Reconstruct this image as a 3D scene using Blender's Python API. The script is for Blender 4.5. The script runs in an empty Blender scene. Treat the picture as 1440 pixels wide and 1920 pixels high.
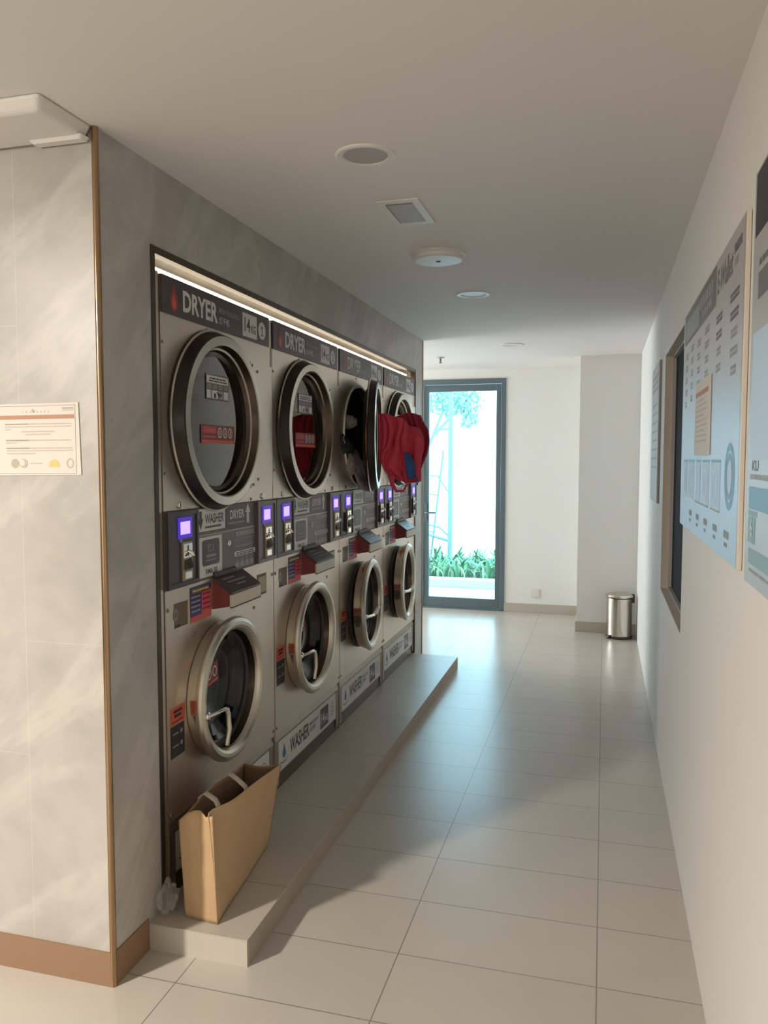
import bpy, bmesh, math, random
from mathutils import Vector, Matrix, noise
random.seed(7)
S = bpy.context.scene
COL = S.collection

# ------------------------------------------------------------------ camera, world, lights, exposure
YAW, PITCH, ROLL = -0.268752, 0.066290, 0.000641
r_ = Vector((math.cos(YAW), -math.sin(YAW), 0))
f_ = Vector((math.sin(YAW)*math.cos(PITCH), math.cos(YAW)*math.cos(PITCH), -math.sin(PITCH)))
u_ = r_.cross(f_)
r2 = r_*math.cos(ROLL) + u_*math.sin(ROLL); u2 = -r_*math.sin(ROLL) + u_*math.cos(ROLL)
cd = bpy.data.cameras.new('camera'); cam = bpy.data.objects.new('camera', cd); COL.objects.link(cam)
cd.sensor_fit = 'VERTICAL'; cd.sensor_height = 36; cd.sensor_width = 27; cd.lens = 28.034
cd.clip_start = 0.02
cam.matrix_world = Matrix.Translation((0, 0, 1.5)) @ Matrix((r2, u2, -f_)).transposed().to_4x4()
S.camera = cam
S.view_settings.view_transform = 'Standard'; S.view_settings.look = 'None'
S.view_settings.gamma = 1; S.view_settings.use_curve_mapping = False
S.view_settings.exposure = 0.52
S.cycles.use_denoising = True
S.cycles.max_bounces = 10; S.cycles.diffuse_bounces = 6; S.cycles.transparent_max_bounces = 16

W = bpy.data.worlds.new('sky'); S.world = W; W.use_nodes = True
bg = W.node_tree.nodes['Background']; bg.inputs[0].default_value = (0.55, 0.84, 1.0, 1); bg.inputs[1].default_value = 4.2

def area(name, loc, direction, sx, sy, power, color, shape='RECTANGLE', spread=math.pi):
    l = bpy.data.lights.new(name, 'AREA'); l.shape = shape; l.size = sx
    if shape in ('RECTANGLE', 'ELLIPSE'): l.size_y = sy
    l.energy = power; l.color = color; l.spread = spread
    o = bpy.data.objects.new(name, l); COL.objects.link(o); o.location = loc
    o.rotation_euler = Vector(direction).to_track_quat('-Z', 'Y').to_euler()
    return o
WARM = (1.0, 0.91, 0.80)
area('ceiling_lamp_light', (-2.83, -0.40, 2.33), (0.50, 0.75, -1.3), 0.22, 0.22, 55, WARM, 'DISK', math.radians(125))
area('ambient_fill', (-2.4, -3.8, 1.25), (0, 1, 0.05), 4.4, 2.1, 28, (1.0, 0.92, 0.83))  # soft ambient fill added behind the camera, no opening stands there
area('side_window_daylight', (-4.35, 6.95, 1.25), (1, 0, -0.02), 1.6, 2.1, 56, (1.0, 0.87, 0.78))

# ------------------------------------------------------------------ materials
def mat(name, col=(.5, .5, .5), rough=.5, metal=0., spec=.5, emit=None, estr=0., var=0., vscale=8., bump=0., bscale=60., coat=0., stretch=None, alpha=1., trans=0.):
    m = bpy.data.materials.new(name); m.use_nodes = True
    nt = m.node_tree; b = nt.nodes['Principled BSDF']
    b.inputs['Base Color'].default_value = (*col, 1); b.inputs['Roughness'].default_value = rough
    b.inputs['Metallic'].default_value = metal; b.inputs['Specular IOR Level'].default_value = spec
    b.inputs['Coat Weight'].default_value = coat; b.inputs['Alpha'].default_value = alpha
    b.inputs['Transmission Weight'].default_value = trans
    if emit: b.inputs['Emission Color'].default_value = (*emit, 1); b.inputs['Emission Strength'].default_value = estr
    if var or bump:
        tc = nt.nodes.new('ShaderNodeTexCoord'); mp = nt.nodes.new('ShaderNodeMapping')
        nt.links.new(tc.outputs['Object'], mp.inputs[0])
        if stretch: mp.inputs['Scale'].default_value = stretch
    if var:
        n = nt.nodes.new('ShaderNodeTexNoise'); n.inputs['Scale'].default_value = vscale; n.inputs['Detail'].default_value = 4
        nt.links.new(mp.outputs[0], n.inputs['Vector'])
        mx = nt.nodes.new('ShaderNodeMix'); mx.data_type = 'RGBA'
        mx.inputs[6].default_value = (*[max(0, c*(1-var)) for c in col], 1); mx.inputs[7].default_value = (*[min(1, c*(1+var)) for c in col], 1)
        nt.links.new(n.outputs['Fac'], mx.inputs[0]); nt.links.new(mx.outputs[2], b.inputs['Base Color'])
    if bump:
        n2 = nt.nodes.new('ShaderNodeTexNoise'); n2.inputs['Scale'].default_value = bscale; n2.inputs['Detail'].default_value = 3
        nt.links.new(mp.outputs[0], n2.inputs['Vector'])
        bp = nt.nodes.new('ShaderNodeBump'); bp.inputs['Strength'].default_value = bump; bp.inputs['Distance'].default_value = .01
        nt.links.new(n2.outputs['Fac'], bp.inputs['Height']); nt.links.new(bp.outputs[0], b.inputs['Normal'])
    return m

class NT:
    def __init__(s, m): s.nt = m.node_tree; s.b = s.nt.nodes['Principled BSDF']
    def n(s, t, **k):
        x = s.nt.nodes.new(t)
        for a, v in k.items(): setattr(x, a, v)
        return x
    def l(s, a, b): s.nt.links.new(a, b)
    def math(s, op, a, b=None, c=None):
        x = s.nt.nodes.new('ShaderNodeMath'); x.operation = op
        for i, v in enumerate((a, b, c)):
            if v is None: continue
            if isinstance(v, (int, float)): x.inputs[i].default_value = v
            else: s.nt.links.new(v, x.inputs[i])
        return x.outputs[0]
    def mix(s, fac, a, b):
        x = s.nt.nodes.new('ShaderNodeMix'); x.data_type = 'RGBA'
        for i, v in ((0, fac), (6, a), (7, b)):
            if isinstance(v, (int, float)): x.inputs[i].default_value = v
            elif isinstance(v, tuple): x.inputs[i].default_value = (*v, 1)
            else: s.nt.links.new(v, x.inputs[i])
        return x.outputs[2]

def tile_mat(name, col, grout, px, x0, py, y0, g=.0022, rough=.3):
    m = mat(name, col, rough); t = NT(m)
    geo = t.n('ShaderNodeTexCoord'); sep = t.n('ShaderNodeSeparateXYZ'); t.l(geo.outputs['Object'], sep.inputs[0])
    def axis(o, p, o0):
        q = t.math('DIVIDE', t.math('SUBTRACT', o, o0), p)
        fr = t.math('FRACT', q); d = t.math('MINIMUM', fr, t.math('SUBTRACT', 1.0, fr))
        return t.math('FLOOR', q), t.math('MULTIPLY', d, p)
    ix, dx = axis(sep.outputs[0], px, x0); iy, dy = axis(sep.outputs[1], py, y0)
    edge = t.math('LESS_THAN', t.math('MINIMUM', dx, dy), g)
    cmb = t.n('ShaderNodeCombineXYZ'); t.l(ix, cmb.inputs[0]); t.l(iy, cmb.inputs[1])
    wn = t.n('ShaderNodeTexWhiteNoise'); t.l(cmb.outputs[0], wn.inputs[0])
    nz = t.n('ShaderNodeTexNoise'); nz.inputs['Scale'].default_value = 2.6; nz.inputs['Detail'].default_value = 8; nz.inputs['Roughness'].default_value = .65
    t.l(geo.outputs['Object'], nz.inputs['Vector'])
    f = t.math('ADD', t.math('MULTIPLY', nz.outputs['Fac'], .8), t.math('MULTIPLY', wn.outputs[0], .22))
    c = t.mix(f, tuple(x*.88 for x in col), tuple(min(1, x*1.12) for x in col))
    c = t.mix(edge, c, grout)
    t.l(c, t.b.inputs['Base Color'])
    bp = t.n('ShaderNodeBump'); bp.inputs['Strength'].default_value = .25; bp.inputs['Distance'].default_value = .002
    t.l(t.math('SUBTRACT', 1.0, edge), bp.inputs['Height']); t.l(bp.outputs[0], t.b.inputs['Normal'])
    return m

def marble_mat(name):
    m = mat(name, (.45, .43, .40), .38, spec=.35); t = NT(m)
    tc = t.n('ShaderNodeTexCoord'); sep = t.n('ShaderNodeSeparateXYZ'); t.l(tc.outputs['Object'], sep.inputs[0])
    n1 = t.n('ShaderNodeTexNoise'); n1.inputs['Scale'].default_value = 2.2; n1.inputs['Detail'].default_value = 7; n1.inputs['Roughness'].default_value = .62; n1.inputs['Distortion'].default_value = .6
    t.l(tc.outputs['Object'], n1.inputs['Vector'])
    # diagonal streaks: ridge of a distorted noise stretched along the up-right diagonal
    hx = t.math('ADD', sep.outputs[0], sep.outputs[1])
    d1 = t.math('MULTIPLY', t.math('ADD', hx, t.math('MULTIPLY', sep.outputs[2], 1.25)), .55); d2 = t.math('MULTIPLY', t.math('SUBTRACT', sep.outputs[2], hx), 1.7)
    cb = t.n('ShaderNodeCombineXYZ'); t.l(d1, cb.inputs[0]); t.l(d2, cb.inputs[1])
    n2 = t.n('ShaderNodeTexNoise'); n2.inputs['Scale'].default_value = 1.1; n2.inputs['Detail'].default_value = 7; n2.inputs['Roughness'].default_value = .6; n2.inputs['Distortion'].default_value = .5
    t.l(cb.outputs[0], n2.inputs['Vector'])
    ridge = t.math('ABSOLUTE', t.math('SUBTRACT', n2.outputs['Fac'], .52))
    vein = t.math('SUBTRACT', 1.0, t.math('SMOOTH_MIN', 1.0, t.math('MULTIPLY', ridge, 16.0), .4))
    n3 = t.n('ShaderNodeTexNoise'); n3.inputs['Scale'].default_value = 14; n3.inputs['Detail'].default_value = 6; t.l(tc.outputs['Object'], n3.inputs['Vector'])
    f = t.math('ADD', t.math('MULTIPLY', n1.outputs['Fac'], 1.35), t.math('MULTIPLY', n3.outputs['Fac'], .35)); f = t.math('SUBTRACT', f, .38)
    base = t.mix(f, (.30, .29, .27), (.54, .515, .475))
    c = t.mix(t.math('MULTIPLY', vein, .30), base, (.66, .64, .60))
    # faint panel joints
    x, y, z = sep.outputs
    def line(co, at, w=.0012): return t.math('LESS_THAN', t.math('ABSOLUTE', t.math('SUBTRACT', co, at)), w)
    lft = t.math('LESS_THAN', x, -1.582); rgt = t.math('GREATER_THAN', x, -1.582)
    j = line(x, -1.582)
    j = t.math('MAXIMUM', j, t.math('MULTIPLY', line(z, .65), lft))
    j = t.math('MAXIMUM', j, t.math('MULTIPLY', line(z, 1.87), lft))
    j = t.math('MAXIMUM', j, t.math('MULTIPLY', line(z, .982), rgt))
    side = t.math('GREATER_THAN', y, 1.9)
    for yy in (3.1, 4.3, 5.0): j = t.math('MAXIMUM', j, line(y, yy, .0015))
    j = t.math('MAXIMUM', j, t.math('MULTIPLY', line(z, 2.2), side))
    c = t.mix(t.math('MULTIPLY', j, .22), c, (.72, .70, .66))
    t.l(c, t.b.inputs['Base Color'])
    return m

def glass_mat(name, tint=(1, 1, 1), ior=1.5, rough=.02, gcol=(1, 1, 1)):
    m = bpy.data.materials.new(name); m.use_nodes = True; nt = m.node_tree; nt.nodes.clear()
    o = nt.nodes.new('ShaderNodeOutputMaterial'); mx = nt.nodes.new('ShaderNodeMixShader'); tr = nt.nodes.new('ShaderNodeBsdfTransparent')
    gl = nt.nodes.new('ShaderNodeBsdfGlossy'); fr = nt.nodes.new('ShaderNodeFresnel'); fr.inputs['IOR'].default_value = ior
    tr.inputs[0].default_value = (*tint, 1); gl.inputs['Roughness'].default_value = rough; gl.inputs[0].default_value = (*gcol, 1)
    nt.links.new(fr.outputs[0], mx.inputs[0]); nt.links.new(tr.outputs[0], mx.inputs[1]); nt.links.new(gl.outputs[0], mx.inputs[2]); nt.links.new(mx.outputs[0], o.inputs[0])
    return m

def poster_mat(name, ztop, zbot, top, bot):
    m = mat(name, top, .35); t = NT(m)      # printed backdrop: grey-white artwork turning sky blue downwards
    tc = t.n('ShaderNodeTexCoord'); sep = t.n('ShaderNodeSeparateXYZ'); t.l(tc.outputs['Object'], sep.inputs[0])
    f = t.math('DIVIDE', t.math('SUBTRACT', sep.outputs[2], zbot), ztop-zbot)
    f = t.math('MINIMUM', t.math('MAXIMUM', f, 0.0), 1.0)
    t.l(t.mix(f, bot, top), t.b.inputs['Base Color'])
    return m

M = {}
M['white_paint'] = mat('white_paint', (.77, .765, .745), .6, var=.015, vscale=1.5)
M['ceiling_paint'] = mat('ceiling_paint', (.74, .72, .70), .75)
M['floor'] = tile_mat('floor_tile', (.50, .465, .41), (.23, .205, .18), .5825, -.5763, .302, 2.2583, g=.0018, rough=.28)
M['plinth'] = tile_mat('plinth_tile', (.46, .42, .365), (.20, .18, .155), .70, -1.67, .605, 2.0747-.3, g=.0016)
M['plinth_edge'] = mat('plinth_edge', (.40, .33, .27), .4, var=.08)
M['plinth_front'] = mat('plinth_front', (.50, .46, .40), .4, var=.05, vscale=4)
M['marble'] = marble_mat('grey_marble_panel')
M['brown'] = mat('brown_skirting', (.27, .165, .10), .45, var=.05, vscale=30)
M['copper'] = mat('copper_trim', (.40, .27, .165), .18, metal=1)
M['bronze'] = mat('bronze_frame', (.075, .058, .045), .35, metal=.5)
M['beige_tile'] = mat('beige_skirting', (.47, .42, .36), .4, var=.04)
M['steel'] = mat('brushed_steel', (.65, .565, .475), .34, metal=.85, bump=.04, bscale=30, stretch=(1, 1, 30))
M['steel_dark'] = mat('dull_steel', (.30, .27, .235), .4, metal=.8)
M['chrome'] = mat('door_chrome', (.62, .57, .49), .22, metal=1)
M['chrome_dark'] = mat('smoked_chrome', (.10, .078, .062), .25, metal=1)
M['band_dark'] = mat('dark_door_band', (.035, .027, .023), .3, metal=.6)
M['bright'] = mat('polished_chrome', (.85, .83, .78), .08, metal=1)
M['bezel'] = mat('satin_bezel', (.60, .56, .475), .30, metal=.85)
M['cream_metal'] = mat('cream_enamel', (.56, .50, .41), .4)
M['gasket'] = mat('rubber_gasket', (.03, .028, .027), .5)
M['drum'] = mat('drum_metal', (.16, .16, .165), .35, metal=.9)
M['drum_dark'] = mat('drum_inside', (.055, .05, .048), .45, metal=.3)
M['glass'] = glass_mat('dryer_glass', (.62, .60, .56), 1.75, .03, (1, .93, .84))
M['glass_dark'] = glass_mat('washer_glass', (.55, .55, .55), 1.55, .04)
M['pane'] = glass_mat('clear_pane', (.92, .99, 1.0), 1.45, .0)
M['dark_pane'] = mat('dark_window_screen', (.026, .026, .030), .75, spec=.08)
M['sign_dark'] = mat('sign_charcoal', (.062, .046, .046), .4)
M['sign_grey'] = mat('sign_grey', (.13, .105, .10), .4)
M['sign_white'] = mat('sign_white', (.62, .60, .59), .4)
M['print_white'] = mat('print_white', (.66, .63, .62), .45)
M['print_dim'] = mat('print_dim', (.30, .27, .26), .45)
M['print_black'] = mat('print_black', (.03, .026, .028), .45)
M['orange'] = mat('flame_orange', (.55, .13, .06), .45)
M['flame'] = mat('flame_red', (.30, .045, .035), .45)
M['dropblue'] = mat('drop_blue', (.05, .14, .26), .45)
M['coin_dark'] = mat('coin_box_charcoal', (.045, .04, .048), .35)
M['coin_purple'] = mat('coin_box_grey', (.12, .10, .115), .35)
M['screen'] = mat('violet_display', (.2, .15, .6), .4, emit=(.33, .22, 1.0), estr=1.5)
M['screen_frame'] = mat('display_frame', (.05, .03, .22), .4, emit=(.10, .03, .75), estr=.32)
M['navy'] = mat('label_navy', (.045, .05, .19), .5)
M['pink'] = mat('label_pink', (.62, .09, .14), .5)
M['red'] = mat('label_red', (.58, .10, .07), .5)
M['maroon'] = mat('label_maroon', (.20, .045, .04), .5)
M['olive'] = mat('label_olive', (.16, .13, .05), .5)
M['brass'] = mat('brass_fitting', (.30, .24, .15), .35, metal=.6)
M['recess'] = mat('recess_brown', (.14, .10, .07), .5)
M['led'] = mat('led_diffuser', (1, .95, .85), .5, emit=(1.0, .84, .62), estr=2.6)
M['paper'] = mat('bag_paper', (.50, .335, .185), .8, var=.10, vscale=5, bump=.25, bscale=140)
M['paper_in'] = mat('bag_inside', (.30, .19, .11), .85)
M['strap'] = mat('cotton_strap', (.62, .56, .46), .8)
M['redcloth'] = mat('red_cloth', (.66, .06, .11), .85, var=.12, vscale=6, bump=.3, bscale=80)
M['bluecloth'] = mat('blue_cloth', (.03, .10, .28), .85, var=.1)
M['greycloth'] = mat('grey_cloth', (.34, .29, .28), .85, var=.15, vscale=10)
M['blackcloth'] = mat('black_cloth', (.035, .035, .045), .85, var=.2)
M['whitecloth'] = mat('white_cloth', (.55, .52, .50), .85, var=.1)
M['darkred'] = mat('dark_red_cloth', (.38, .03, .06), .85, var=.2, vscale=8)
M['clear'] = mat('clear_plastic', (.6, .6, .6), .1, alpha=.22, spec=.8)
M['door_frame'] = mat('flare_tinted_frame', (.12, .165, .19), .35, metal=.3)  # grey frame with the blue cast of the doorway flare put into its colour
M['abs_white'] = mat('white_plastic', (.72, .70, .67), .45)
M['abs_grey'] = mat('grey_diffuser', (.42, .40, .39), .5)
M['abs_dark'] = mat('dark_groove', (.16, .14, .13), .6)
M['poster'] = poster_mat('poster_backdrop', 1.90, 1.40, (.43, .415, .42), (.37, .52, .71))
M['poster_far'] = poster_mat('far_poster_backdrop', 2.0, 1.35, (.42, .41, .41), (.40, .45, .50))
M['board_edge'] = mat('poster_board', (.66, .58, .50), .3)
M['poster_ink'] = mat('poster_ink', (.15, .15, .155), .5)
M['poster_ink2'] = mat('poster_ink_faded', (.30, .31, .32), .5)
M['poster_block'] = mat('poster_block', (.16, .165, .155), .5)
M['poster_blue'] = mat('poster_blue', (.20, .40, .56), .5)
M['poster_blue2'] = mat('poster_pale_blue', (.50, .66, .84), .5)
M['poster_teal'] = mat('poster_teal', (.26, .40, .43), .5)
M['notice'] = mat('notice_paper', (.66, .61, .555), .6)
M['notice_brown'] = mat('notice_band', (.44, .23, .14), .6)
M['notice_ink'] = mat('notice_ink', (.34, .29, .25), .6)
M['notice_ink2'] = mat('notice_ink_faded', (.50, .43, .37), .6)
M['coin_print'] = mat('coin_print', (.42, .38, .29), .6)
M['yellow_print'] = mat('yellow_print', (.62, .50, .20), .6)
M['tan'] = mat('window_reveal_paint', (.56, .50, .43), .55)
M['bin_steel'] = mat('bin_steel', (.62, .57, .51), .22, metal=1)
M['black_plastic'] = mat('black_plastic', (.05, .042, .035), .5)
M['concrete'] = mat('outdoor_concrete', (.62, .64, .64), .8, var=.08, vscale=3)
M['curb'] = mat('curb_stone', (.55, .62, .60), .7)
M['leaf'] = mat('leaf_green', (.14, .36, .19), .5, var=.4, vscale=3)
M['leaf2'] = mat('pale_leaf', (.45, .66, .42), .5, var=.3, vscale=5)
M['soil'] = mat('soil', (.06, .10, .06), .9)
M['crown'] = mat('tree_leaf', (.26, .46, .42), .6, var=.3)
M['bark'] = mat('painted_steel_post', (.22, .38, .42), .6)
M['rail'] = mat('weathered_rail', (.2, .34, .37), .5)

# ------------------------------------------------------------------ mesh builder
class MB:
    def __init__(s): s.v = []; s.f = []; s.m = []; s.sm = []; s.mats = []
    def mi(s, m):
        if m not in s.mats: s.mats.append(m)
        return s.mats.index(m)
    def add(s, vs, fs, m, smooth=False):
        b = len(s.v); s.v += [tuple(x) for x in vs]; k = s.mi(m)
        for f in fs: s.f.append([b+i for i in f]); s.m.append(k); s.sm.append(smooth)
    def box(s, x0, x1, y0, y1, z0, z1, m):
        v = [(x, y, z) for x in (x0, x1) for y in (y0, y1) for z in (z0, z1)]
        s.add(v, [(0, 1, 3, 2), (4, 6, 7, 5), (0, 4, 5, 1), (2, 3, 7, 6), (0, 2, 6, 4), (1, 5, 7, 3)], m); return s
    def hexa(s, v, m):   # 8 verts: bottom ring 0-3, top ring 4-7
        s.add(v, [(3, 2, 1, 0), (4, 5, 6, 7), (0, 1, 5, 4), (1, 2, 6, 5), (2, 3, 7, 6), (3, 0, 4, 7)], m); return s
    def lathe(s, prof, c, axis, m, seg=64, mats=None, smooth=True, caps=False):
        """prof: (radius, along); rings about AXIS through c"""
        def P(r, a, t):
            q, w = r*math.cos(t), r*math.sin(t)
            return {'x': (c[0]+a, c[1]+q, c[2]+w), 'z': (c[0]+q, c[1]+w, c[2]+a), 'y': (c[0]+q, c[1]+a, c[2]+w)}[axis]
        for k in range(len(prof)-1):
            (r0, a0), (r1, a1) = prof[k], prof[k+1]
            vs = []; fs = []
            for i in range(seg):
                t = 2*math.pi*i/seg; vs += [P(r0, a0, t), P(r1, a1, t)]
            for i in range(seg):
                j = (i+1) % seg; fs.append((2*i, 2*j, 2*j+1, 2*i+1))
            s.add(vs, fs, mats[k] if mats else m, smooth)
        if caps:
            for r, a in (prof[0], prof[-1]):
                if r > 1e-5: s.add([P(r, a, 2*math.pi*i/seg) for i in range(seg)], [tuple(range(seg))], m)
        return s
    def disc(s, c, r, axis, m, seg=48):
        return s.lathe([(r, 0), (0.0001, 0)], c, axis, m, seg, smooth=False)
    def tube(s, pts, r, m, seg=10, smooth=True):
        pts = [Vector(p) for p in pts]; rs = r if isinstance(r, (list, tuple)) else [r]*len(pts)
        rings = []; up = Vector((0.13, .21, 1)).normalized()
        for i, p in enumerate(pts):
            d = (pts[min(i+1, len(pts)-1)]-pts[max(i-1, 0)]).normalized()
            a = d.cross(up)
            if a.length < .05: a = d.cross(Vector((1, 0, 0)))
            a.normalize(); b = d.cross(a).normalized()
            rings.append([p+rs[i]*(a*math.cos(2*math.pi*k/seg)+b*math.sin(2*math.pi*k/seg)) for k in range(seg)])
        vs = [x for rg in rings for x in rg]; fs = []
        for i in range(len(rings)-1):
            for k in range(seg):
                j = (k+1) % seg; fs.append((i*seg+k, i*seg+j, (i+1)*seg+j, (i+1)*seg+k))
        s.add(vs, fs, m, smooth)
        s.add(rings[0], [tuple(range(seg))], m); s.add(rings[-1], [tuple(range(seg))], m)
        return s
    def plate_hole(s, u0, u1, v0, v1, cu, cv, r, x, m, depth=.02, seg=64):
        """plate facing +x in the y-z plane with a round hole"""
        inn = []; out = []
        angs = sorted([2*math.pi*i/seg for i in range(seg)] + [math.atan2(b-cv, a-cu) % (2*math.pi) for a in (u0, u1) for b in (v0, v1)])
        for t in angs:
            c, n = math.cos(t), math.sin(t)
            k = min([(e-cu)/c for e in (u0, u1) if abs(c) > 1e-9 and (e-cu)/c > 0] + [(e-cv)/n for e in (v0, v1) if abs(n) > 1e-9 and (e-cv)/n > 0])
            inn.append((x, cu+r*c, cv+r*n)); out.append((x, cu+k*c, cv+k*n))
        N = len(angs)
        s.add(inn+out, [(i, N+i, N+(i+1) % N, (i+1) % N) for i in range(N)], m)
        s.add(inn+[(x-depth, p[1], p[2]) for p in inn], [(i, (i+1) % N, N+(i+1) % N, N+i) for i in range(N)], m, True)
        return s
    def mesh(s, name):
        me = bpy.data.meshes.new(name); me.from_pydata(s.v, [], s.f)
        for m in s.mats: me.materials.append(M[m])
        me.polygons.foreach_set('material_index', s.m); me.polygons.foreach_set('use_smooth', s.sm)
        me.update(); return me

_txt = {}
def text_geo(t, bold=0.0):
    key = (t, bold)
    if key not in _txt:
        cu = bpy.data.curves.new('t', 'FONT'); cu.body = t; cu.resolution_u = 3; cu.offset = bold
        o = bpy.data.objects.new('t', cu); COL.objects.link(o)
        bpy.context.view_layer.update()
        ev = o.evaluated_get(bpy.context.evaluated_depsgraph_get()); me = ev.to_mesh()
        vs = [v.co.copy() for v in me.vertices]; fs = [tuple(p.vertices) for p in me.polygons]
        ev.to_mesh_clear(); bpy.data.objects.remove(o); bpy.data.curves.remove(cu)
        if vs:
            x0 = min(v.x for v in vs); x1 = max(v.x for v in vs); y0 = min(v.y for v in vs); y1 = max(v.y for v in vs)
            vs = [((v.x-x0)/(x1-x0), (v.y-y0)/(y1-y0)) for v in vs]
        _txt[key] = (vs, fs)
    return _txt[key]

class Fr:
    """drawing surface: point = o + u*U + v*V + n*N"""
    def __init__(s, mb, o, U, V, N): s.mb = mb; s.o, s.U, s.V, s.N = map(Vector, (o, U, V, N))
    def p(s, u, v, n=0): return s.o+s.U*u+s.V*v+s.N*n
    def rect(s, u0, u1, v0, v1, n, m): s.mb.add([s.p(u0, v0, n), s.p(u1, v0, n), s.p(u1, v1, n), s.p(u0, v1, n)], [(0, 1, 2, 3)], m); return s
    def poly(s, pts, n, m): s.mb.add([s.p(a, b, n) for a, b in pts], [tuple(range(len(pts)))], m); return s
    def rrect(s, u0, u1, v0, v1, r, n, m):
        pts = []
        for cx, cy, a0 in ((u1-r, v1-r, 0), (u0+r, v1-r, 90), (u0+r, v0+r, 180), (u1-r, v0+r, 270)):
            for k in range(5): a = math.radians(a0+k*22.5); pts.append((cx+r*math.cos(a), cy+r*math.sin(a)))
        return s.poly(pts, n, m)
    def disc(s, u, v, ru, n, m, rv=None, seg=28):
        rv = rv or ru; return s.poly([(u+ru*math.cos(2*math.pi*i/seg), v+rv*math.sin(2*math.pi*i/seg)) for i in range(seg)], n, m)
    def ring(s, u, v, r0, r1, n, m, seg=40, k=1.):
        a = [s.p(u+r0*math.cos(2*math.pi*i/seg), v+k*r0*math.sin(2*math.pi*i/seg), n) for i in range(seg)]
        b = [s.p(u+r1*math.cos(2*math.pi*i/seg), v+k*r1*math.sin(2*math.pi*i/seg), n) for i in range(seg)]
        s.mb.add(a+b, [(i, (i+1) % seg, seg+(i+1) % seg, seg+i) for i in range(seg)], m); return s
    def frame(s, u0, u1, v0, v1, w, n, m):
        s.rect(u0, u1, v0, v0+w, n, m); s.rect(u0, u1, v1-w, v1, n, m); s.rect(u0, u0+w, v0+w, v1-w, n, m); s.rect(u1-w, u1, v0+w, v1-w, n, m); return s
    def text(s, t, u0, u1, v0, v1, n, m, bold=0.0):
        vs, fs = text_geo(t, bold)
        if vs: s.mb.add([s.p(u0+(u1-u0)*a, v0+(v1-v0)*b, n) for a, b in vs], fs, m)
        return s
    def bars(s, u0, u1, v, h, n, m, seed=0, gap=.006):
        """a line of illegible small print: word-length dashes"""
        rd = random.Random(seed); u = u0; L = abs(u1-u0); sg = 1 if u1 > u0 else -1; t = 0
        while t < L-.002:
            w = min(L-t, rd.uniform(.10, .24)*max(L, .05)); s.rect(u0+sg*t, u0+sg*(t+w), v, v+h, n, m); t += w+gap*min(1, L*4)
        return s

def obj(name, mb, parent=None, bevel=0., seg=2):
    me = mb if isinstance(mb, bpy.types.Mesh) else mb.mesh(name)
    o = bpy.data.objects.new(name, me); COL.objects.link(o)
    if parent: o.parent = parent
    if bevel:
        b = o.modifiers.new('bevel', 'BEVEL'); b.width = bevel; b.segments = seg; b.limit_method = 'ANGLE'; b.angle_limit = math.radians(50)
        b.use_clamp_overlap = True
    return o
def tag(o, label, cat, group=None, kind=None):
    o['label'] = label; o['category'] = cat
    if group: o['group'] = group
    if kind: o['kind'] = kind
    return o
def thing(name, loc, label, cat, group=None):
    o = bpy.data.objects.new(name, None); COL.objects.link(o); o.location = loc; o.empty_display_size = .05
    return tag(o, label, cat, group)
def struct(name, mb, parent=None, bevel=0.):
    o = obj(name, mb, parent, bevel)
    if not parent: o['kind'] = 'structure'
    return o

# ------------------------------------------------------------------ room shell
XL, XR, ZC = -1.318, 0.289, 2.380
YC, YE, YB = 1.8955, 5.873, 7.836
XW, YF, XA2 = -5.2, -4.0, -4.5
FX1 = XR+.15
struct('floor', MB().box(XW-.1, FX1, YF-.1, YB+.12, -.12, 0, 'floor'))
struct('ceiling', MB().box(XW-.1, FX1, YF-.1, YB+.12, ZC, ZC+.12, 'ceiling_paint'))
# right wall with a window niche
WY0, WY1, WZ0, WZ1 = 3.17, 4.28, .838, 2.02
w = MB()
w.box(XR, FX1, YF, WY0, 0, ZC, 'white_paint'); w.box(XR, FX1, WY1, YB+.12, 0, ZC, 'white_paint')
w.box(XR, FX1, WY0, WY1, 0, WZ0, 'white_paint'); w.box(XR, FX1, WY0, WY1, WZ1, ZC, 'white_paint')
struct('wall_right', w)
w = MB(); d = .048; X0, X1 = XR+d, XR+d+.03
fw = .014
w.box(XR+.0005, X0, WY0, WY0+.004, WZ0, WZ1, 'tan'); w.box(XR+.0005, X0, WY1-.004, WY1, WZ0, WZ1, 'tan')
w.box(XR+.0005, X0, WY0, WY1, WZ0, WZ0+.004, 'tan'); w.box(XR+.0005, X0, WY0, WY1, WZ1-.004, WZ1, 'tan')
win = struct('window_1', w)
w = MB(); e = X0-.012
w.box(e, X1, WY0+.004, WY0+fw, WZ0+.004, WZ1-.004, 'abs_grey'); w.box(e, X1, WY1-fw, WY1-.004, WZ0+.004, WZ1-.004, 'abs_grey')
w.box(e, X1, WY0+fw, WY1-fw, WZ0+.004, WZ0+fw, 'abs_grey'); w.box(e, X1, WY0+fw, WY1-fw, WZ1-fw, WZ1-.004, 'abs_grey')
obj('window_frame', w, win)
obj('pane', MB().box(X0+.004, X0+.012, WY0+fw, WY1-fw, WZ0+fw, WZ1-fw, 'dark_pane'), win)

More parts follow.
